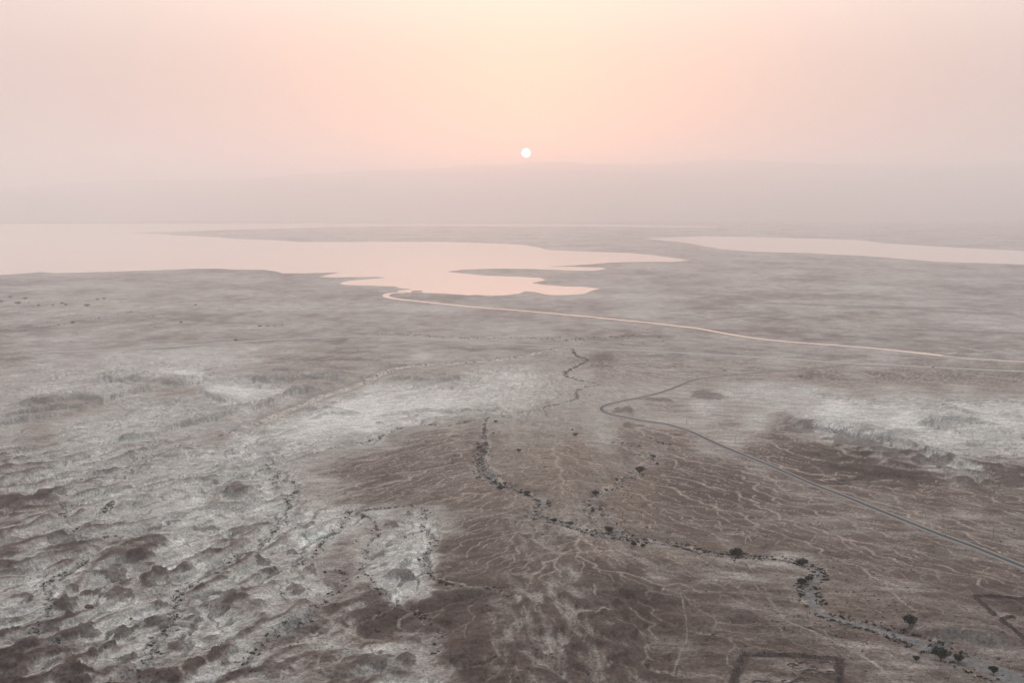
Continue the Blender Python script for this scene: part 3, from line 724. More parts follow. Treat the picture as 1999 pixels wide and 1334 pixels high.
def ground_material():
    m, nt, b = new_mat('desert soil')
    N, Lk = nt.nodes.new, nt.links.new
    at = N('ShaderNodeAttribute'); at.attribute_name = 'soil'
    geo = N('ShaderNodeNewGeometry')
    def nz(scale, detail, rough_=.6, stretch=None):
        t = N('ShaderNodeTexNoise'); t.inputs['Scale'].default_value = scale; t.inputs['Detail'].default_value = detail; t.inputs['Roughness'].default_value = rough_
        src = geo.outputs['Position']
        if stretch:
            mp = N('ShaderNodeMapping'); mp.inputs['Scale'].default_value = stretch; mp.inputs['Rotation'].default_value = (0, 0, R(-24))
            Lk(src, mp.inputs['Vector']); src = mp.outputs[0]
        Lk(src, t.inputs['Vector'])
        return t.outputs['Fac']
    def rng(x, a, b_, c, d):
        r = N('ShaderNodeMapRange'); r.inputs[1].default_value = a; r.inputs[2].default_value = b_; r.inputs[3].default_value = c; r.inputs[4].default_value = d
        Lk(x, r.inputs[0]); return r.outputs[0]
    def mul(x, y):
        k = N('ShaderNodeMath'); k.operation = 'MULTIPLY'; Lk(x, k.inputs[0]); Lk(y, k.inputs[1]); return k.outputs[0]
    fine = rng(nz(.42, 4, .8), .34, .66, .50, 1.50)
    mid = rng(nz(.10, 4, .65, (.40, 1, 1)), .32, .68, .74, 1.26)
    grav = rng(nz(.75, 2, .6), .30, .42, .45, 1.0)                  # scattered dark cobbles and tufts
    broad = rng(nz(.018, 5, .7), .32, .68, .86, 1.14)
    f = mul(mul(mul(fine, mid), grav), broad)
    sc = N('ShaderNodeVectorMath'); sc.operation = 'SCALE'
    Lk(at.outputs['Color'], sc.inputs[0]); Lk(f, sc.inputs['Scale'])
    Lk(sc.outputs[0], b.inputs['Base Color'])
    b.inputs['Roughness'].default_value = .95
    b.inputs['Specular IOR Level'].default_value = .15
    bp = N('ShaderNodeBump'); bp.inputs['Strength'].default_value = .6; bp.inputs['Distance'].default_value = 1.3
    Lk(nz(.35, 7, .68), bp.inputs['Height'])
    Lk(bp.outputs[0], b.inputs['Normal'])
    return m
M_ground = ground_material()
gm.materials.append(M_ground)
ground = link(bpy.data.objects.new('ground', gm), None, kind='structure')

def zat(x, y):
    """height of the ground mesh at a world point"""
    j = int(np.clip(np.searchsorted(Y, y) - 1, 0, NR - 2)); fy = (y - Y[j]) / (Y[j + 1] - Y[j])
    def row(jj):
        t = x / max(Y[jj], 420.0)
        i = int(np.clip(np.searchsorted(T, t) - 1, 0, NC - 2)); fx = (t - T[i]) / (T[i + 1] - T[i])
        return GZ[jj, i] * (1 - fx) + GZ[jj, i + 1] * fx
    return float(row(j) * (1 - fy) + row(j + 1) * fy)
def at(u, v):
    x, y = gpt(u, v)
    return x, y, zat(x, y)

# ------------------------------------------------------------------ water
def water_material():
    m, nt, b = new_mat('still brine')
    b.inputs['Base Color'].default_value = (.97, .80, .69, 1)
    b.inputs['Metallic'].default_value = .8          # mirror-calm at these grazing angles
    b.inputs['Roughness'].default_value = .14
    b.inputs['IOR'].default_value = 2.2
    geo = nt.nodes.new('ShaderNodeNewGeometry')
    n1 = nt.nodes.new('ShaderNodeTexNoise'); n1.inputs['Scale'].default_value = .02; n1.inputs['Detail'].default_value = 4
    nt.links.new(geo.outputs['Position'], n1.inputs['Vector'])
    bp = nt.nodes.new('ShaderNodeBump'); bp.inputs['Strength'].default_value = .15; bp.inputs['Distance'].default_value = .4
    nt.links.new(n1.outputs['Fac'], bp.inputs['Height']); nt.links.new(bp.outputs[0], b.inputs['Normal'])
    return m
M_water = water_material()
def sheet(name, spec, z, m):
    pts = [Vector((*gpt(u, v), z)) for u, v in px(spec)]
    tris = tessellate_polygon([pts])
    return mesh_obj(name, pts, [t if (pts[t[1]] - pts[t[0]]).cross(pts[t[2]] - pts[t[0]]).z > 0 else t[::-1] for t in tris], m, kind='structure')
lake = sheet('lake', LAKE, .30, M_water)
pond = sheet('evaporation_pond', POND, .30, M_water)
def ribbon(name, line, width, lift, m, kind='structure', nseg=1, profile=None, step=6.0, **props):
    seg = np.hypot(*(np.diff(line, axis=0).T)); s = np.concatenate([[0], np.cumsum(seg)])
    n = max(2, int(s[-1] / step)); ss = np.linspace(0, s[-1], n)
    P = np.stack([np.interp(ss, s, line[:, 0]), np.interp(ss, s, line[:, 1])], 1)
    W = np.interp(ss, np.linspace(0, s[-1], len(width)), width) if hasattr(width, '__len__') else np.full(n, width)
    tg = np.gradient(P, axis=0); tg /= np.linalg.norm(tg, axis=1)[:, None]
    nr = np.stack([-tg[:, 1], tg[:, 0]], 1)
    vs_, fs = [], []
    for k in range(n):
        for e in np.linspace(-.5, .5, nseg + 1):
            q = P[k] + nr[k] * W[k] * e
            vs_.append((q[0], q[1], float(zbase(P[k][1])) + lift))
    c = nseg + 1
    for k in range(n - 1):
        for e in range(nseg):
            a = k * c + e
            fs.append((a, a + c, a + c + 1, a + 1))
    o = mesh_obj(name, vs_, fs, m, kind=kind, **props)
    if o.data.polygons[0].normal.z < 0:
        o.data.flip_normals()
    return o
canal = ribbon('canal', canal_line, [30, 30, 24, 20, 20, 20, 20, 18, 15, 12, 10, 10], .45, M_water, step=20)

# ------------------------------------------------------------------ roads
M_asphalt = plain('worn asphalt', (.072, .086, .092), .85, .18, .4)
M_asphalt2 = plain('sun-bleached asphalt', (.46, .46, .45), .85, .15, .3)
M_paint = plain('road paint', (.55, .53, .48), .7, .1)
M_gravel = plain('road shoulder gravel', (.36, .32, .28), .95, .25, .8)
ribbon('road_shoulder', road_line, 10.5, .22, M_gravel)
ribbon('road', road_line, 6.2, .42, M_asphalt)
ribbon('highway_shoulder', hwy_line, 20.0, .30, M_gravel, step=12)
ribbon('highway', hwy_line, 13.0, .52, M_asphalt2, step=12)

# ------------------------------------------------------------------ far mountains
def mountains():
    nx, ny = 420, 60
    xs = np.linspace(-40000, 40000, nx); ys = np.concatenate([np.linspace(15200, 30500, 46), np.linspace(31000, 40000, 14)])
    X, Yg = np.meshgrid(xs, ys)
    t = sstep(15200, 30000, Yg)
    ridge_u = np.interp(999.5 + F * X / 30000, [-1500, 0, 300, 560, 700, 860, 1030, 1150, 1350, 1500, 1700, 1999, 3500], [352, 372, 352, 350, 335, 328, 316, 322, 316, 320, 322, 312, 330])
    top = CAM_Z + 30000 * np.tan(np.arctan((667 - ridge_u) / F) - R(PITCH))
    h = top * (t ** .75) * (1 + .16 * fbm(X, Yg, 3800, 4, 301)) + 260 * t * (1 - t) * 2 * (ridged(X, Yg * .5, 2600, 4, 307) - .5)
    h = np.where(Yg > 30000, top * (1 + .12 * fbm(X, Yg, 3800, 4, 301)), h)
    h = np.minimum(h, 1420) * sstep(15200, 16000, Yg) - 2 * (1 - sstep(15200, 15500, Yg))
    v = np.stack([X, Yg, h], -1).reshape(-1, 3)
    idn = np.arange(nx * ny).reshape(ny, nx)
    q = np.stack([idn[:-1, :-1], idn[:-1, 1:], idn[1:, 1:], idn[1:, :-1]], -1).reshape(-1, 4)
    return mesh_obj('mountains', v, q, plain('hazy rock', (.42, .36, .33), .95, .2, .002), smooth_shade=True, kind='structure')
mountains()
# ------------------------------------------------------------------ plants
rnd = random.Random(11)
M_leaf = plain('acacia foliage', (.022, .036, .030), .8, .45, .5)
M_leaf2 = plain('saltbush foliage', (.034, .045, .038), .85, .45, .7)
M_leaf3 = plain('dry brush', (.070, .056, .043), .9, .4, .7)
M_bark = plain('grey bark', (.10, .085, .07), .9, .3, 2.0)
def leaf_cloud(n, lobes, size, seed, flat=.5):
    """many small leaf-spray faces spread through a few overlapping lobes; unit crown, base at z = 0"""
    r = random.Random(seed)
    vs_, fs = [], []
    for k in range(n):
        cx, cy_, cz, rr, rz = r.choice(lobes)
        while True:
            p = Vector((r.uniform(-1, 1), r.uniform(-1, 1), r.uniform(-1, 1)))
            if .28 < p.length < 1: break
        c = Vector((cx + p.x * rr, cy_ + p.y * rr, max(.01, cz + p.z * rz)))
        s = size * r.uniform(.6, 1.5)
        a = Vector((r.gauss(0, 1), r.gauss(0, 1), r.gauss(0, flat))).normalized()
        b = a.cross(Vector((r.gauss(0, 1), r.gauss(0, 1), r.gauss(0, 1)))).normalized()
        i = len(vs_)
        vs_ += [c - a * s, c + b * s * .6, c + a * s, c - b * s * .6]
        fs.append((i, i + 1, i + 2, i + 3))
    return vs_, fs
def tube(path, radii, n=6):
    vs_, fs = [], []
    for k, (p, rr) in enumerate(zip(path, radii)):
        d = (path[min(k + 1, len(path) - 1)] - path[max(k - 1, 0)]).normalized()
        a = d.orthogonal().normalized(); b = d.cross(a)
        for e in range(n):
            t = 2 * math.pi * e / n
            vs_.append(p + (a * math.cos(t) + b * math.sin(t)) * rr)
    for k in range(len(path) - 1):
        for e in range(n):
            f = (e + 1) % n
            fs.append((k * n + e, k * n + f, (k + 1) * n + f, (k + 1) * n + e))
    m = len(path) - 1
    fs.append(tuple(range(n))[::-1]); fs.append(tuple(m * n + e for e in range(n)))
    return vs_, fs
def join(parts):
    V, Fc = [], []
    for v, f in parts:
        o = len(V); V += list(v); Fc += [tuple(i + o for i in q) for q in f]
    return V, Fc
def mesh_data(name, vf, m):
    me = bpy.data.meshes.new(name)
    me.from_pydata([tuple(p) for p in vf[0]], [], vf[1]); me.materials.append(m); me.update()
    return me
TREES = []
for k in range(6):
    r = random.Random(100 + k)
    lobes, limbs = [], []
    nl = r.randint(6, 9)
    for q in range(nl):
        t = 2 * math.pi * q / nl + r.uniform(-.3, .3); rad = r.uniform(.16, .30)
        c = Vector((math.cos(t) * rad, math.sin(t) * rad, r.uniform(.34, .46)))
        lobes.append((c.x, c.y, c.z, r.uniform(.14, .21), r.uniform(.10, .17)))
        limbs.append(tube([Vector((0, 0, .10)), c * .45 + Vector((0, 0, .12)), c], [.022, .013, .004], 5))
    lobes.append((0, 0, .48, .20, .13)); lobes.append((0, 0, .30, .24, .12))
    trunk = tube([Vector((0, 0, -.03)), Vector((.01, 0, .08)), Vector((.02, .01, .2)), Vector((0, .02, .4))], [.040, .032, .024, .010], 7)
    TREES.append((mesh_data('trunk', join([trunk] + limbs), M_bark), mesh_data('crown', leaf_cloud(1500, lobes, .030, 200 + k), M_leaf)))
def tree(u, v, wpx, label, group='acacia trees of the washes', hs=1.0):
    x, y, z = at(u, v)
    w = 1.14 * wpx * math.sqrt(x * x + y * y + (CAM_Z - z) ** 2) / F
    o = bpy.data.objects.new('acacia_tree', None)
    o.location = (x, y, z - .03 * w); o.scale = (w, w, w * hs * rnd.uniform(.95, 1.1)); o.rotation_euler = (0, 0, rnd.uniform(0, 6.28))
    o.empty_display_size = .1
    link(o, None, label=label, category='tree', group=group)
    tm, cm_ = rnd.choice(TREES)
    link(bpy.data.objects.new('trunk', tm), o); link(bpy.data.objects.new('crown', cm_), o)
    return o
TL = [(1565, 1142, 22, 'round dark acacia, larger of two crowns touching beside the gravel bed'), (1579, 1133, 17, 'smaller dark acacia crown touching its larger neighbour beside the gravel bed'),
      (1565, 1101, 21, 'dark acacia at the outer bend of the gravel bed, shrubs trailing beside it'), (1776, 1227, 28, 'lone round acacia on tan slope just above the widening gravel bed'),
      (1837, 1287, 35, 'biggest dark acacia, standing mid-bed where the gravel wash widens'), (1871, 1289, 21, 'thin grey acacia next to the biggest acacia in the gravel wash'),
      (1940, 1311, 19, 'sparse acacia alone on the open stony wash floor'), (1789, 1291, 14, 'small grey acacia on the near bank of the gravel wash'),
      (1438, 1085, 29, 'big solitary round acacia beside the narrow straight part of the gravel bed'), (1189, 1039, 19, 'umbrella acacia with visible bare trunk on the tan wash'),
      (1237, 1069, 15, 'small round acacia on the near bank of the narrow gravel bed'), (1255, 1071, 12, 'low greyish acacia close to a small round one by the narrow bed'),
      (1082, 1018, 13, 'small acacia among shrubs where the gravel bed bends sharply'), (977, 959, 16, 'dark acacia at the near end of the shrub-filled gravel patch'),
      (1029, 965, 14, 'acacia over the shrubby bend below the gravel patch'), (935, 877, 12, 'acacia on the outer edge of the shrub-filled gravel patch'),
      (1249, 924, 21, 'wide dark acacia along the sharp edge of the brown gravel plain'), (1275, 895, 12, 'compact round acacia at the upper corner of the brown plain'),
      (1283, 908, 8, 'tiny acacia between the compact round one and the wide one'), (1204, 939, 8, 'small dark acacia standing alone on tan ground'),
      (1162, 968, 17, 'low spreading acacia thicket on the tan wash'), (1157, 1000, 10, 'small spreading acacia near the edge of the brown plain'),
      (968, 825, 9, 'small acacia on the open flat near the parked pickup'), (966, 943, 10, 'acacia at the grey bend of the shrub-filled gravel patch'),
      (986, 944, 9, 'acacia facing another across the gravel patch'), (1013, 885, 11, 'low lone acacia on the brown flat east of the gravel patch'),
      (1123, 852, 10, 'low acacia beside the parked dark car at the pale turnout'), (945, 839, 7, 'little acacia in the narrow gully above the gravel patch')]
for u, v, w, lb in TL: tree(u, v, w, lb)
for u, v, w in [(170, 599, 12), (35, 595, 13), (49, 585, 10), (2, 591, 10), (20, 582, 8), (128, 597, 8), (121, 594, 8), (103, 597, 6), (190, 586, 7), (75, 598, 7), (203, 585, 7)]:
    tree(u, v, w, 'dark tree of the scattered grove on the plain near the lake', 'grove on the far plain', .7)
for u, v, w, lb in [(460, 666, 9, 'single dark round tree on the bare grey plain'), (142, 632, 10, 'low wide tree where the brush line crosses the plain'), (193, 623, 7, 'tree on the brush line crossing the far plain'), (382, 597, 7, 'pair-mate tree standing out on the plain toward the lake'), (353, 631, 7, 'small tree beside the green field strip on the plain')]:
    tree(u, v, w, lb, 'lone trees of the far plain', .7)

SHRUBS = []
for k in range(6):
    r = random.Random(300 + k)
    lobes = [(r.uniform(-.22, .22), r.uniform(-.22, .22), r.uniform(.10, .22), r.uniform(.18, .30), r.uniform(.12, .22)) for _ in range(4)]
    SHRUBS.append(mesh_data('foliage', leaf_cloud(170, lobes, .055, 400 + k, .8), (M_leaf2, M_leaf2, M_leaf, M_leaf2, M_leaf3, M_leaf)[k]))
spots = []
for key, (ln, ww, dens, phrase) in wl.items():
    seg = np.hypot(*(np.diff(ln, axis=0).T)); s_ = np.concatenate([[0], np.cumsum(seg)])
    n = int(s_[-1] / 100 * dens * (4.2 if key in ('main', 'right', 'mainup') else 3.8))
    for _ in range(n):
        t = rnd.uniform(0, s_[-1])
        x, y = np.interp(t, s_, ln[:, 0]), np.interp(t, s_, ln[:, 1]); w = np.interp(t, s_, ww)
        # patchy growth: thickets and bare stretches
        if noise(np.array([t]), np.array([w * 9.0]), 38, 9)[0] < rnd.uniform(-.7, .2 if key != 'main' else -.1): continue
        k = int(np.clip(np.searchsorted(s_, t) - 1, 0, len(seg) - 1))
        tx, ty = (ln[k + 1] - ln[k]) / (seg[k] + 1e-6)
        if key == 'main':
            off = rnd.choice((-1, 1)) * w * rnd.uniform(.45, 1.15) + rnd.gauss(0, 1)
            if y > 1080: off = rnd.gauss(w * .35, w * .6)
        elif key == 'right': off = rnd.gauss(0, 9)
        elif key in ('delta', 'delta2'): off = rnd.gauss(0, 16)
        else: off = rnd.gauss(0, w * .55)
        x += -ty * off + rnd.gauss(0, .5); y += tx * off + rnd.gauss(0, .5)
        size = rnd.lognormvariate(math.log(1.9), .38) * (1.15 if key == 'main' else 1.0) * (1.7 if y > 2200 else 1.0)
        spots.append((x, y, min(size, 5), phrase))
def in_view(x, y):
    u, v = proj(x, y, float(zbase(y)))
    return -4 < u < 2003 and v < 1338
# scattered brush over the tan ground and along the roadside
extra = []
for u0, u1, v0, v1, n, ph in [(960, 1290, 830, 1050, 620, 0), (1100, 1500, 1030, 1110, 160, 0), (1500, 1800, 1090, 1260, 260, 0), (540, 1000, 830, 1010, 200, 0), (1560, 1999, 980, 1100, 170, 0), (0, 300, 565, 640, 170, 0),
                              (0, 1000, 880, 1334, 420, 0), (1000, 1999, 1100, 1334, 300, 0), (1050, 1300, 640, 700, 160, 0), (0, 700, 600, 700, 110, 0), (560, 720, 960, 1130, 130, 0)]:
    for _ in range(n):
        x, y = gpt(rnd.uniform(u0, u1), rnd.uniform(v0, v1))
        extra.append((x, y, rnd.lognormvariate(math.log(1.15), .35) * (2.2 if y > 2600 else 1.0), None))
def on_road(x, y):
    return min(np.min(np.hypot(road_line[:, 0] - x, road_line[:, 1] - y)), 99) < 7
spots = [s for s in spots if not on_road(s[0], s[1])]
vis = [s for s in spots if in_view(s[0], s[1])]
vis.sort(key=lambda s: -s[2] / s[1])
single, rest = vis[:300], vis[300:] + [e for e in extra if not on_road(e[0], e[1])]
for x, y, sz, ph in single:
    z = zat(x, y)
    k = rnd.randrange(6)
    o = bpy.data.objects.new('shrub', SHRUBS[k])
    o.location = (x, y, z - .08 * sz); o.scale = (sz * rnd.uniform(.85, 1.2) * 1.25, sz * 1.25, sz * rnd.uniform(.8, 1.25)); o.rotation_euler = (0, 0, rnd.uniform(0, 6.28))
    u_, v_ = proj(x, y, z)
    where = 'in the ' + ph
    if ph.startswith('grey gravel bed'):
        where = ('on the wide stony wash floor by the biggest acacia' if v_ > 1255 else 'along the broad gravel bed above the biggest acacia' if v_ > 1180 else
                 'at the gravel bend with two touching acacias' if u_ > 1540 else 'on the narrow bed beside the solitary round acacia' if u_ > 1300 else
                 'on the narrow bed near the umbrella acacia' if u_ > 1100 else 'at the sharp bend below the shrubby gravel patch' if v_ > 955 else 'in the shrub-filled gravel patch')
    look = ('bushy ' if sz > 2.5 else 'low ') + ('grey-green', 'grey-green', 'dark green', 'grey-green', 'dry brown', 'dark green')[k]
    link(o, None, label=look + ' shrub ' + where, category='shrub', group=look + ' shrubs ' + where)
def brush(name, items, m, label):
    V, Fc = [], []
    r = random.Random(77)
    for x, y, sz, ph in items:
        z = zat(x, y)
        for _ in range(16):
            c = Vector((x + r.gauss(0, .30) * sz, y + r.gauss(0, .30) * sz, z + abs(r.gauss(.18, .17)) * sz))
            s = sz * r.uniform(.10, .22)
            a = Vector((r.gauss(0, 1), r.gauss(0, 1), r.gauss(0, .8))).normalized(); b = a.cross(Vector((r.gauss(0, 1), r.gauss(0, 1), r.gauss(0, 1)))).normalized()
            i = len(V); V += [c - a * s, c + b * s, c + a * s, c - b * s]; Fc.append((i, i + 1, i + 2, i + 3))
    mesh_obj(name, V, Fc, m, kind='stuff', label=label, category='brush')
brush('green_brush', [q for i, q in enumerate(rest) if i % 3], M_leaf2, 'small dark brush sprinkled along the streambeds and tan ground')
brush('dry_brush', [q for i, q in enumerate(rest) if i % 3 == 0], M_leaf3, 'small dry brown brush sprinkled over the desert floor')

# ------------------------------------------------------------------ loose stones of the wash, boulders
def rock_mesh(name, seed, m, sub=2, jag=.22):
    b = bmesh.new(); bmesh.ops.create_icosphere(b, subdivisions=sub, radius=.5)
    r = random.Random(seed); ph = [r.uniform(0, 9) for _ in range(6)]
    planes = [(Vector((r.gauss(0, 1), r.gauss(0, 1), r.gauss(0, 1))).normalized(), r.uniform(.30, .44)) for _ in range(9)]
    for v_ in b.verts:
        for n_, d in planes:
            e = v_.co.dot(n_) - d
            if e > 0: v_.co -= n_ * e
        v_.co *= 1 + jag * .4 * math.sin(v_.co.x * 9 + ph[0]) * math.sin(v_.co.y * 11 + ph[1])
    me = bpy.data.meshes.new(name); b.to_mesh(me); b.free(); me.materials.append(m)
    return me
M_rock = plain('brown conglomerate', (.115, .088, .074), .95, .4, 1.2)
M_pale_rock = plain('pale cobble', (.33, .31, .29), .95, .3, .5)
for u, v, w, hr, lb in [(174, 1189, 15, .75, 'dark block of rock lying alone on the pale marl between knolls'), (317, 1109, 8, .9, 'squat boulder perched on the crest of the big brown knoll'),
                        (147, 1194, 9, .8, 'dark angular boulder at the tip of a brown knoll'), (255, 1198, 7, .5, 'small flat boulder out on the bare pale marl')]:
    x, y, z = at(u, v)
    w_ = w * math.sqrt(x * x + y * y + (CAM_Z - z) ** 2) / F
    o = bpy.data.objects.new('boulder', rock_mesh('boulder', int(u), M_rock))
    o.location = (x, y, z + .18 * w_ * hr); o.scale = (w_ * 1.1, w_ * .9, w_ * hr * 1.1); o.rotation_euler = (0, 0, rnd.uniform(0, 6))
    link(o, None, label=lb, category='boulder')
V, Fc = [], []
bx = [(-.5, -.5, -.3), (.5, -.4, -.3), (.45, .5, -.3), (-.4, .45, -.3), (-.3, -.35, .4), (.35, -.25, .45), (.25, .3, .35), (-.3, .3, .5)]
bf = [(0, 3, 2, 1), (4, 5, 6, 7), (0, 1, 5, 4), (1, 2, 6, 5), (2, 3, 7, 6), (3, 0, 4, 7)]
for _ in range(2600):
    u, v = rnd.uniform(1840, 2010), rnd.uniform(1268, 1345)
    band = rnd.random() < .4
    if band:
        t = rnd.random(); u = 1890 + 110 * t + rnd.gauss(0, 4); v = 1272 + 50 * t + rnd.gauss(0, 3)
    x, y, z = at(u, v); s = rnd.lognormvariate(math.log(.32), .45); a = rnd.uniform(0, 6.28); i = len(V)
    ca, sa = math.cos(a), math.sin(a)
    V += [(x + (p[0] * ca - p[1] * sa) * s, y + (p[0] * sa + p[1] * ca) * s, z + p[2] * s * .8 + .1 * s) for p in bx]
    Fc += [tuple(k + i for k in f) for f in bf]
mesh_obj('wash_cobbles', V, Fc, M_pale_rock, kind='stuff', label='pale cobbles strewn over the wide stony wash floor', category='cobbles')

# ------------------------------------------------------------------ rubble enclosures
M_rubble = plain('dark rubble', (.100, .079, .071), .95, .6, .35)
M_heap = plain('stone footing', (.085, .068, .062), .95, .4, 1.2)
def bank(name, spec, width, height, parent, org):
    """collapsed drystone wall: a lumpy bank of rubble following a line"""
    ln = smooth(ground_line(spec), 1)
    seg = np.hypot(*(np.diff(ln, axis=0).T)); s = np.concatenate([[0], np.cumsum(seg)]); n = max(3, int(s[-1] / 1.2)); ss = np.linspace(0, s[-1], n)
    P = np.stack([np.interp(ss, s, ln[:, 0]), np.interp(ss, s, ln[:, 1])], 1)
    tg = np.gradient(P, axis=0); tg /= np.linalg.norm(tg, axis=1)[:, None]
    V, Fc = [], []; c = 9
    for k in range(n):
        taper = min(1, (k + 1) / 3, (n - k) / 3)
        for e in range(c):
            q = (e / (c - 1) - .5); w = width * (1 + .5 * noise(np.array([ss[k]]), np.array([q * 3]), 6, 3)[0])
            x = P[k, 0] - tg[k, 1] * w * q; y = P[k, 1] + tg[k, 0] * w * q
            h = height * taper * max(0, 1 - (abs(q) * 2) ** 1.6) * rnd.uniform(.35, 1.4) * (.8 + .9 * noise(np.array([ss[k]]), np.array([7.]), 8, 3)[0]) - .15
            V.append((x - org[0], y - org[1], zat(x, y) + h - org[2]))
    for k in range(n - 1):
        for e in range(c - 1):
            a = k * c + e; Fc.append((a, a + c, a + c + 1, a + 1))
    o = mesh_obj(name, V, Fc, M_rubble, parent)
    if o.data.polygons[4].normal.z < 0: o.data.flip_normals()
    # loose stones on the bank
    V, Fc = [], []
    for _ in range(int(s[-1] * 5)):
        t = rnd.uniform(0, s[-1]); k = int(np.clip(np.searchsorted(ss, t) - 1, 0, n - 1)); q = rnd.gauss(0, .26)
        x = P[k, 0] - tg[k, 1] * width * q; y = P[k, 1] + tg[k, 0] * width * q
        z = zat(x, y) + height * max(0, 1 - (abs(q) * 2) ** 1.6) * .95; sz = rnd.uniform(.25, .7); i = len(V)
        V += [(x + p[0] * sz - org[0], y + p[1] * sz - org[1], z + p[2] * sz - org[2]) for p in bx]; Fc += [tuple(j + i for j in f) for f in bf]
    mesh_obj('loose_stones', V, Fc, M_rubble, o, kind='stuff')
    return o
def enclosure(org_uv, walls, label, width=5.5):
    x, y, z = at(*org_uv)
    o = bpy.data.objects.new('stone_enclosure', None); o.location = (x, y, z)
    link(o, None, label=label, category='enclosure')
    for w in walls: bank('wall', w, width, 1.7, o, (x, y, z))
    return o
e1 = enclosure((1540, 1310), ['P 1425,1352 1438,1316 1452,1283', 'P 1450,1281 1545,1282 1638,1288', 'P 1639,1286 1638,1320 1636,1352', 'P 1636,1372 1540,1374 1420,1370'], 'square enclosure of collapsed dark rubble walls with low heaps inside', 6.5)
ex, ey, ez = e1.location
for k in range(26):
    u, v = rnd.uniform(1468, 1622), rnd.uniform(1296, 1345)
    x, y, z = at(u, v)
    # low horseshoe of stones
    V, Fc = [], []; rr = rnd.uniform(1.6, 3.2); a0_ = rnd.uniform(0, 6.28); n = 12
    for q in range(n + 1):
        t = a0_ + q / n * 4.6
        for (dr, dz) in ((-.7, -.1), (-.2, .40), (.25, .36), (.7, -.1)):
            g = rr + dr * rnd.uniform(.8, 1.2)
            V.append((x + math.cos(t) * g * 1.3 - ex, y + math.sin(t) * g - ey, z + dz * rnd.uniform(.7, 1.3) - ez))
    for q in range(n):
        for e in range(3):
            a = q * 4 + e; Fc.append((a, a + 1, a + 5, a + 4))
    mesh_obj('stone_heap', V, Fc, M_heap, e1)
enclosure((1960, 1190), ['P 1902,1167 1940,1167 1999,1172 2040,1176', 'P 1906,1170 1925,1188 1944,1206', 'P 1953,1212 1968,1208 1983,1209', 'P 1956,1214 1978,1232 2000,1253 2020,1268'], 'ruined angular rubble enclosure with a gap in its wall, above the wide wash', 4.5)

# ------------------------------------------------------------------ power poles along the road
M_wood = plain('weathered pole wood', (.055, .045, .038), .9, .3, 2)
M_metal = plain('dull galvanised steel', (.20, .20, .20), .5, .2, 2, .5)
POLES = [(1724, 971, 11.5, 'pole on the dark gravel rise right of the straight road'), (1939, 1053, 11.5, 'pole past the three walkers, opposite the long straight road'), (1165, 789, 15, 'tallest pole, twin crossarms, at the outside of the road hairpin'),
         (1206, 799, 9.5, 'pole just inside the road hairpin'), (1241, 769, 12, 'pole on the flat left of the road beyond the hairpin'), (1340, 830, 9.5, 'pole above the road on grey-green marl'),
         (1435, 868, 9.5, 'pole above the straight road where pale marl begins'), (1716, 719, 10, 'small pole by the highway junction'), (1568, 917, 10, 'pole between marl edge and the straight road')]
for u, v, h, lb in POLES:
    x, y, z = at(u, v)
    o = bpy.data.objects.new('utility_pole', None); o.location = (x, y, z); o.rotation_euler = (0, 0, R(25))
    link(o, None, label='dark wooden utility ' + lb, category='utility pole', group='utility poles along the road')
    v_, f_ = tube([Vector((0, 0, -.6)), Vector((0, 0, h * .5)), Vector((0, 0, h))], [.21, .18, .13], 8)
    mesh_obj('post', v_, f_, M_wood, o)
    for zz in ([h - .6, h - 2.0] if h > 14 else [h - .5]):
        arm = mesh_obj('crossarm', [(sx_ * 1.25, sy_ * .09 + .22, zz + sz_ * .09) for sx_ in (-1, 1) for sy_ in (-1, 1) for sz_ in (-1, 1)], [(0, 1, 3, 2), (4, 6, 7, 5), (0, 4, 5, 1), (2, 3, 7, 6), (0, 2, 6, 4), (1, 5, 7, 3)], M_wood, o)
        for q in (-1.1, 0, 1.1):
            iv, if_ = tube([Vector((q, .22, zz + .09)), Vector((q, .22, zz + .22)), Vector((q, .22, zz + .36))], [.05, .09, .04], 6)
            mesh_obj('insulator', iv, if_, M_metal, arm)

# ------------------------------------------------------------------ three walkers on the road
def person_mat(name, top, legs):
    m, nt, b = new_mat(name)
    t = nt.nodes.new('ShaderNodeTexCoord'); sx_ = nt.nodes.new('ShaderNodeSeparateXYZ'); cr_ = nt.nodes.new('ShaderNodeValToRGB')
    nt.links.new(t.outputs['Object'], sx_.inputs[0])
    k = nt.nodes.new('ShaderNodeMath'); k.operation = 'MULTIPLY'; k.inputs[1].default_value = .5
    nt.links.new(sx_.outputs['Z'], k.inputs[0]); nt.links.new(k.outputs[0], cr_.inputs[0])
    e = cr_.color_ramp; e.interpolation = 'CONSTANT'
    e.elements[0].position = 0; e.elements[0].color = (.03, .025, .02, 1)
    e.elements[1].position = .05; e.elements[1].color = (*legs, 1)
    for p, c in ((.46, top), (.735, (.32, .20, .14)), (.83, (.03, .022, .018))):
        n_ = e.elements.new(p); n_.color = (*c, 1)
    nt.links.new(cr_.outputs[0], b.inputs['Base Color']); b.inputs['Roughness'].default_value = .9
    return m
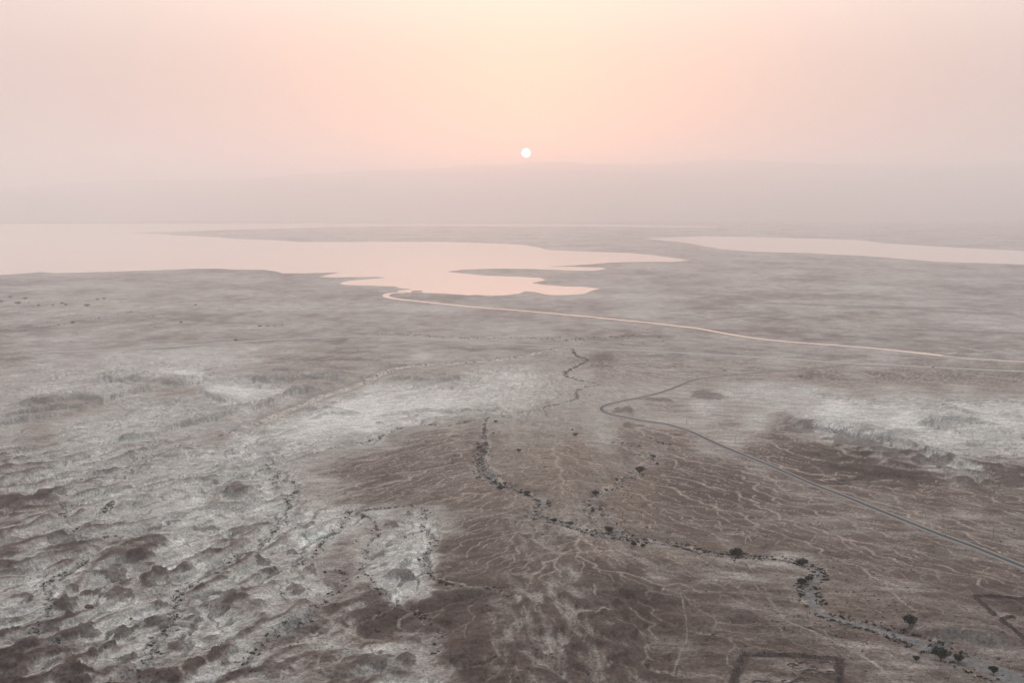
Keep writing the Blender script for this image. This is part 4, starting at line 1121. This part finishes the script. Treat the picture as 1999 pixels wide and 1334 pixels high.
def person(u, v, facing, stride, arm, m, label):
    J = {'pel': (0, 0, .95, .15), 'chest': (0, .02, 1.30, .17), 'neck': (0, .02, 1.49, .065), 'head': (0, .04, 1.62, .095), 'crown': (0, .04, 1.74, .075), 'nose': (0, .13, 1.61, .022)}
    Ed = [('pel', 'chest'), ('chest', 'neck'), ('neck', 'head'), ('head', 'crown'), ('head', 'nose')]
    for s, n_ in ((-1, 'l'), (1, 'r')):
        f = stride * s
        J['hip' + n_] = (s * .10, 0, .88, .105); J['kn' + n_] = (s * .10, .13 * f + .03, .49, .07); J['an' + n_] = (s * .10, .26 * f - .02, .09, .05); J['to' + n_] = (s * .12, .26 * f + .16, .04, .04)
        Ed += [('pel', 'hip' + n_), ('hip' + n_, 'kn' + n_), ('kn' + n_, 'an' + n_), ('an' + n_, 'to' + n_)]
        J['sh' + n_] = (s * .19, .01, 1.40, .075); J['el' + n_] = (s * .25, -.10 * f * arm, 1.12, .052); J['wr' + n_] = (s * .25, -.22 * f * arm + .08, .88, .036); J['ha' + n_] = (s * .24, -.24 * f * arm + .10, .78, .032)
        Ed += [('chest', 'sh' + n_), ('sh' + n_, 'el' + n_), ('el' + n_, 'wr' + n_), ('wr' + n_, 'ha' + n_)]
        for q, (fx, fy, fl) in enumerate(((-.02, .03, .09), (-.007, .012, .105), (.007, -.006, .10), (.02, -.024, .085))):
            J['f%d%s' % (q, n_)] = (s * .24 + fx * .4, -.24 * f * arm + .10 + fy, .78 - fl, .009); Ed.append(('ha' + n_, 'f%d%s' % (q, n_)))
        J['th' + n_] = (s * .215, -.24 * f * arm + .15, .76, .010); Ed.append(('ha' + n_, 'th' + n_))
    keys = list(J); ix = {k: i for i, k in enumerate(keys)}
    me = bpy.data.meshes.new('person'); me.from_pydata([J[k][:3] for k in keys], [(ix[a], ix[b]) for a, b in Ed], []); me.materials.append(m)
    o = bpy.data.objects.new('person', me); scene.collection.objects.link(o)
    md = o.modifiers.new('skin', 'SKIN')
    for i, k in enumerate(keys):
        me.skin_vertices[0].data[i].radius = (J[k][3], J[k][3]); me.skin_vertices[0].data[i].use_root = (k == 'pel')
    sub = o.modifiers.new('sub', 'SUBSURF'); sub.levels = 1; sub.render_levels = 1
    x, y = gpt(u, v)
    o.location = (x, y, float(zbase(y)) + .42); o.rotation_euler = (0, 0, R(facing)); o.scale = (1.45, 1.45, 1.32)
    o['label'] = label; o['category'] = 'person'; o['group'] = 'walkers on the road'
    return o
pm = [person_mat('walker one', (.02, .022, .028), (.02, .02, .025)), person_mat('walker two', (.035, .03, .03), (.025, .028, .035)), person_mat('walker three', (.028, .035, .032), (.02, .018, .018))]
person(1837, 1044.6, 48, .8, 1, pm[0], 'person in black walking first of three along the paved road')
person(1841, 1046.4, 52, -.7, 1, pm[1], 'person in dark brown walking between two others on the road')
person(1846, 1048.5, 44, .6, 1, pm[2], 'person in dark green walking last of three along the road')

# ------------------------------------------------------------------ vehicles
M_tyre = plain('tyre rubber', (.02, .02, .02), .9, .1)
M_glass = plain('tinted glass', (.02, .025, .03), .1, .1, 1, .6)
M_lamp = plain('lamp lens', (.7, .68, .62), .15, .05, 1, .5)
def vehicle(u, v, rot, prof, glass, width, col, name, label, category, zlift=0.0, flat_base=False):
    """body from a side profile, bulged a little in plan; separate windows, wheels with rims and head lamps"""
    x, y = gpt(u, v); z = float(zbase(y)) + .55 if flat_base else zat(x, y)
    o = bpy.data.objects.new(name, None); o.location = (x, y, z + zlift); o.rotation_euler = (0, 0, R(rot))
    link(o, None, label=label, category=category)
    o.scale = (1.12, 1.12, 1.12)
    m = plain('paint of ' + name + str(int(u)), col, .35, .06, 1, .5)
    n = len(prof); V = []; hw = width / 2
    for s in (-1, -.86, .86, 1):
        for (px_, pz) in prof:
            k = 1 - .05 * max(0, pz - .9)
            inset = .04 if abs(s) == 1 else 0
            V.append((px_ * (1 - inset * .3), s * hw * k, pz - (inset if pz > 1.2 else 0)))
    Fc = [tuple(range(n)), tuple(3 * n + i for i in reversed(range(n)))]
    for a in range(3):
        for i in range(n):
            j = (i + 1) % n
            Fc.append((a * n + j, a * n + i, (a + 1) * n + i, (a + 1) * n + j))
    mesh_obj('body', V, Fc, m, o)
    for s in (-1, 1):
        for g in glass:
            V = [(a, s * (hw * (1 - .05 * max(0, b - .9)) + .012), b) for a, b in g]
            mesh_obj('side_window', V, [tuple(range(len(g)))], M_glass, o)
    xs = [p[0] for p in prof]; L0, L1 = min(xs), max(xs)
    for wx_ in (L0 + (L1 - L0) * .19, L0 + (L1 - L0) * .80):
        for s in (-1, 1):
            tv, tf = tube([Vector((wx_, s * (hw - .22), .34)), Vector((wx_, s * (hw + .02), .34))], [.34, .34], 14)
            wh = mesh_obj('wheel', tv, tf, M_tyre, o)
            rv, rf_ = tube([Vector((wx_, s * (hw + .021), .34)), Vector((wx_, s * (hw + .035), .34))], [.19, .17], 12)
            mesh_obj('rim', rv, rf_, M_metal, wh)
    for s in (-1, 1):
        yv = s * hw * .72
        mesh_obj('headlight', [(L1 + .012, yv - .13, .62), (L1 + .012, yv + .13, .62), (L1 + .012, yv + .13, .78), (L1 + .012, yv - .13, .78)], [(0, 1, 2, 3)], M_lamp, o)
    f0, f1 = [p for p in prof if p[1] > 1.2][-1], [p for p in prof if p[1] < 1.2 and p[0] > 0][0]
    return o
CAR = [(-2.1, .25), (-2.15, .85), (-1.95, 1.0), (-1.35, 1.42), (.25, 1.45), (.95, 1.02), (1.95, .88), (2.12, .6), (2.1, .25)][::-1]
CARG = [[(-1.6, 1.02), (-1.25, 1.36), (-.35, 1.38), (-.35, 1.0)], [(-.28, 1.0), (-.28, 1.38), (.2, 1.37), (.75, 1.0)]]
VAN = [(-2.6, .3), (-2.65, 1.1), (-2.55, 2.1), (1.3, 2.15), (2.05, 1.25), (2.7, 1.05), (2.75, .5), (2.7, .3)][::-1]
VANG = [[(-2.4, 1.25), (-2.35, 1.85), (-1.1, 1.87), (-1.1, 1.25)], [(-1.0, 1.25), (-1.0, 1.87), (.1, 1.87), (.1, 1.25)], [(.2, 1.2), (.2, 1.85), (1.2, 1.85), (1.7, 1.2)]]
PICK = [(-2.5, .4), (-2.55, 1.05), (-.7, 1.08), (-.55, 1.7), (.6, 1.72), (1.2, 1.15), (2.4, 1.02), (2.5, .6), (2.45, .4)][::-1]
PICKG = [[(-.45, 1.15), (-.4, 1.6), (.05, 1.62), (.05, 1.15)], [(.12, 1.15), (.12, 1.62), (.5, 1.62), (.95, 1.15)]]
vehicle(1139, 786, 172, VAN, VANG, 2.0, (.86, .85, .83), 'parked_van', 'white van parked alone on the open tan flat', 'van')
vehicle(1151, 773, 160, CAR, CARG, 1.8, (.22, .07, .06), 'parked_car', 'small reddish car parked beyond the white van', 'car')
vehicle(1117, 840, 20, CAR, CARG, 1.8, (.05, .06, .075), 'parked_car', 'dark blue-grey car parked beside a low acacia near the pale turnout', 'car')
vehicle(1106, 828, 200, CAR, CARG, 1.8, (.65, .64, .62), 'parked_car', 'white car parked among shrubs on the tan flat', 'car')
vehicle(982, 816, 15, PICK, PICKG, 1.9, (.07, .17, .22), 'parked_pickup', 'teal pickup parked beside the shrubby gully bank', 'pickup')
vehicle(982, 825, 190, CAR, CARG, 1.8, (.62, .62, .62), 'parked_car', 'white car parked near the teal pickup', 'car')
vehicle(963, 847, 35, CAR, CARG, 1.8, (.05, .05, .09), 'parked_car', 'navy car parked at the head of the gravel patch', 'car')
vehicle(1821, 718, 183, VAN, VANG, 2.2, (.03, .03, .032), 'dark_van', 'black van driving on the straight highway', 'van', 0, True)

# ------------------------------------------------------------------ pumping jetty in the lake, far sheds
M_steel = plain('rusty steel', (.10, .075, .062), .8, .3, .2)
def box(x0, x1, y0, y1, z0, z1):
    return [(x, y, z) for x in (x0, x1) for y in (y0, y1) for z in (z0, z1)], [(0, 1, 3, 2), (4, 6, 7, 5), (0, 4, 5, 1), (2, 3, 7, 6), (0, 2, 6, 4), (1, 5, 7, 3)]
jx, jy = gpt(814, 573.5)
jt = bpy.data.objects.new('pumping_jetty', None); jt.location = (jx, jy, .3)
link(jt, None, label='long pumping platform on tall piles standing in the lake shallows', category='jetty')
mesh_obj('deck', *box(-22, 22, -4, 4, 9.5, 11.2), M_steel, jt)
for k in range(10):
    xq = -21 + k * 4.66
    for yq in (-3, 3):
        v_, f_ = tube([Vector((xq, yq, -2)), Vector((xq, yq, 9.5))], [.55, .55], 8)
        mesh_obj('pile', v_, f_, M_steel, jt)
    mesh_obj('pump_motor', *box(xq - 1.0, xq + 1.0, -1.3, 1.3, 11.2, 14.2), M_steel, jt)
mesh_obj('landing_stage', *box(22, 34, -2, 2, 1.5, 2.6), M_steel, jt)
mesh_obj('pipe', *tube([Vector((-22, 0, 10)), Vector((-24, -2, 9)), Vector((-24, -4, 0))], [.9, .9, .9], 8), M_steel, jt)
M_white = plain('whitewashed sheet', (.55, .53, .50), .7, .1, .3)
M_dark = plain('dark doorway', (.03, .03, .03), .9, .1)
for k, (u, v, L, lb) in enumerate([(507, 637.5, 12, 'dark low shed at the near end of the far farm row'), (522, 637, 16, 'long white shed in the middle of the far farm row'), (536, 636.5, 16, 'white shed next to the longest one in the far farm row'), (551, 636, 8, 'short tall shed closing the far farm row'), (1414, 724.5, 12, 'small shed beside the road short of the highway junction')]):
    x, y, z = at(u, v)
    o = bpy.data.objects.new('shed', None); o.location = (x, y, z); o.rotation_euler = (0, 0, R(6))
    link(o, None, label=lb, category='shed')
    h = 6.0 if k == 3 else 3.4
    mesh_obj('wall', *box(-L / 2, L / 2, -3.5, 3.5, -.5, h), M_dark if k == 0 else M_white, o)
    mesh_obj('roof', [(-L / 2 - .4, -4, h), (L / 2 + .4, -4, h), (L / 2 + .4, 4, h), (-L / 2 - .4, 4, h), (-L / 2 - .4, 0, h + 1.3), (L / 2 + .4, 0, h + 1.3)], [(0, 1, 5, 4), (2, 3, 4, 5), (0, 4, 3), (1, 2, 5), (0, 3, 2, 1)], M_metal, o)
    mesh_obj('door', [(-1.2, -3.52, 0), (1.2, -3.52, 0), (1.2, -3.52, 2.5), (-1.2, -3.52, 2.5)], [(0, 1, 2, 3)], M_dark, o)

# ------------------------------------------------------------------ haze
bm = bmesh.new()
bmesh.ops.create_cube(bm, size=1)
me = bpy.data.meshes.new('haze'); bm.to_mesh(me); bm.free()
haze = link(bpy.data.objects.new('haze', me), None, kind='stuff', label='pale pink dusty air lying over the whole desert valley', category='haze')
HZ_T, HZ_B = 1460.0, -30.0
haze.scale = (340000, 49000, HZ_T - HZ_B)
haze.location = (0, 18500, (HZ_T + HZ_B) / 2)
m = bpy.data.materials.new('dusty air'); m.use_nodes = True
nt = m.node_tree; nt.nodes.remove(nt.nodes['Principled BSDF'])
pv = nt.nodes.new('ShaderNodeVolumePrincipled')
pv.inputs['Color'].default_value = (.992, .960, .974, 1)
pv.inputs['Density'].default_value = 1.12e-4
pv.inputs['Anisotropy'].default_value = .75
pv.inputs['Density Attribute'].default_value = ''
nt.links.new(pv.outputs[0], nt.nodes['Material Output'].inputs['Volume'])
me.materials.append(m)
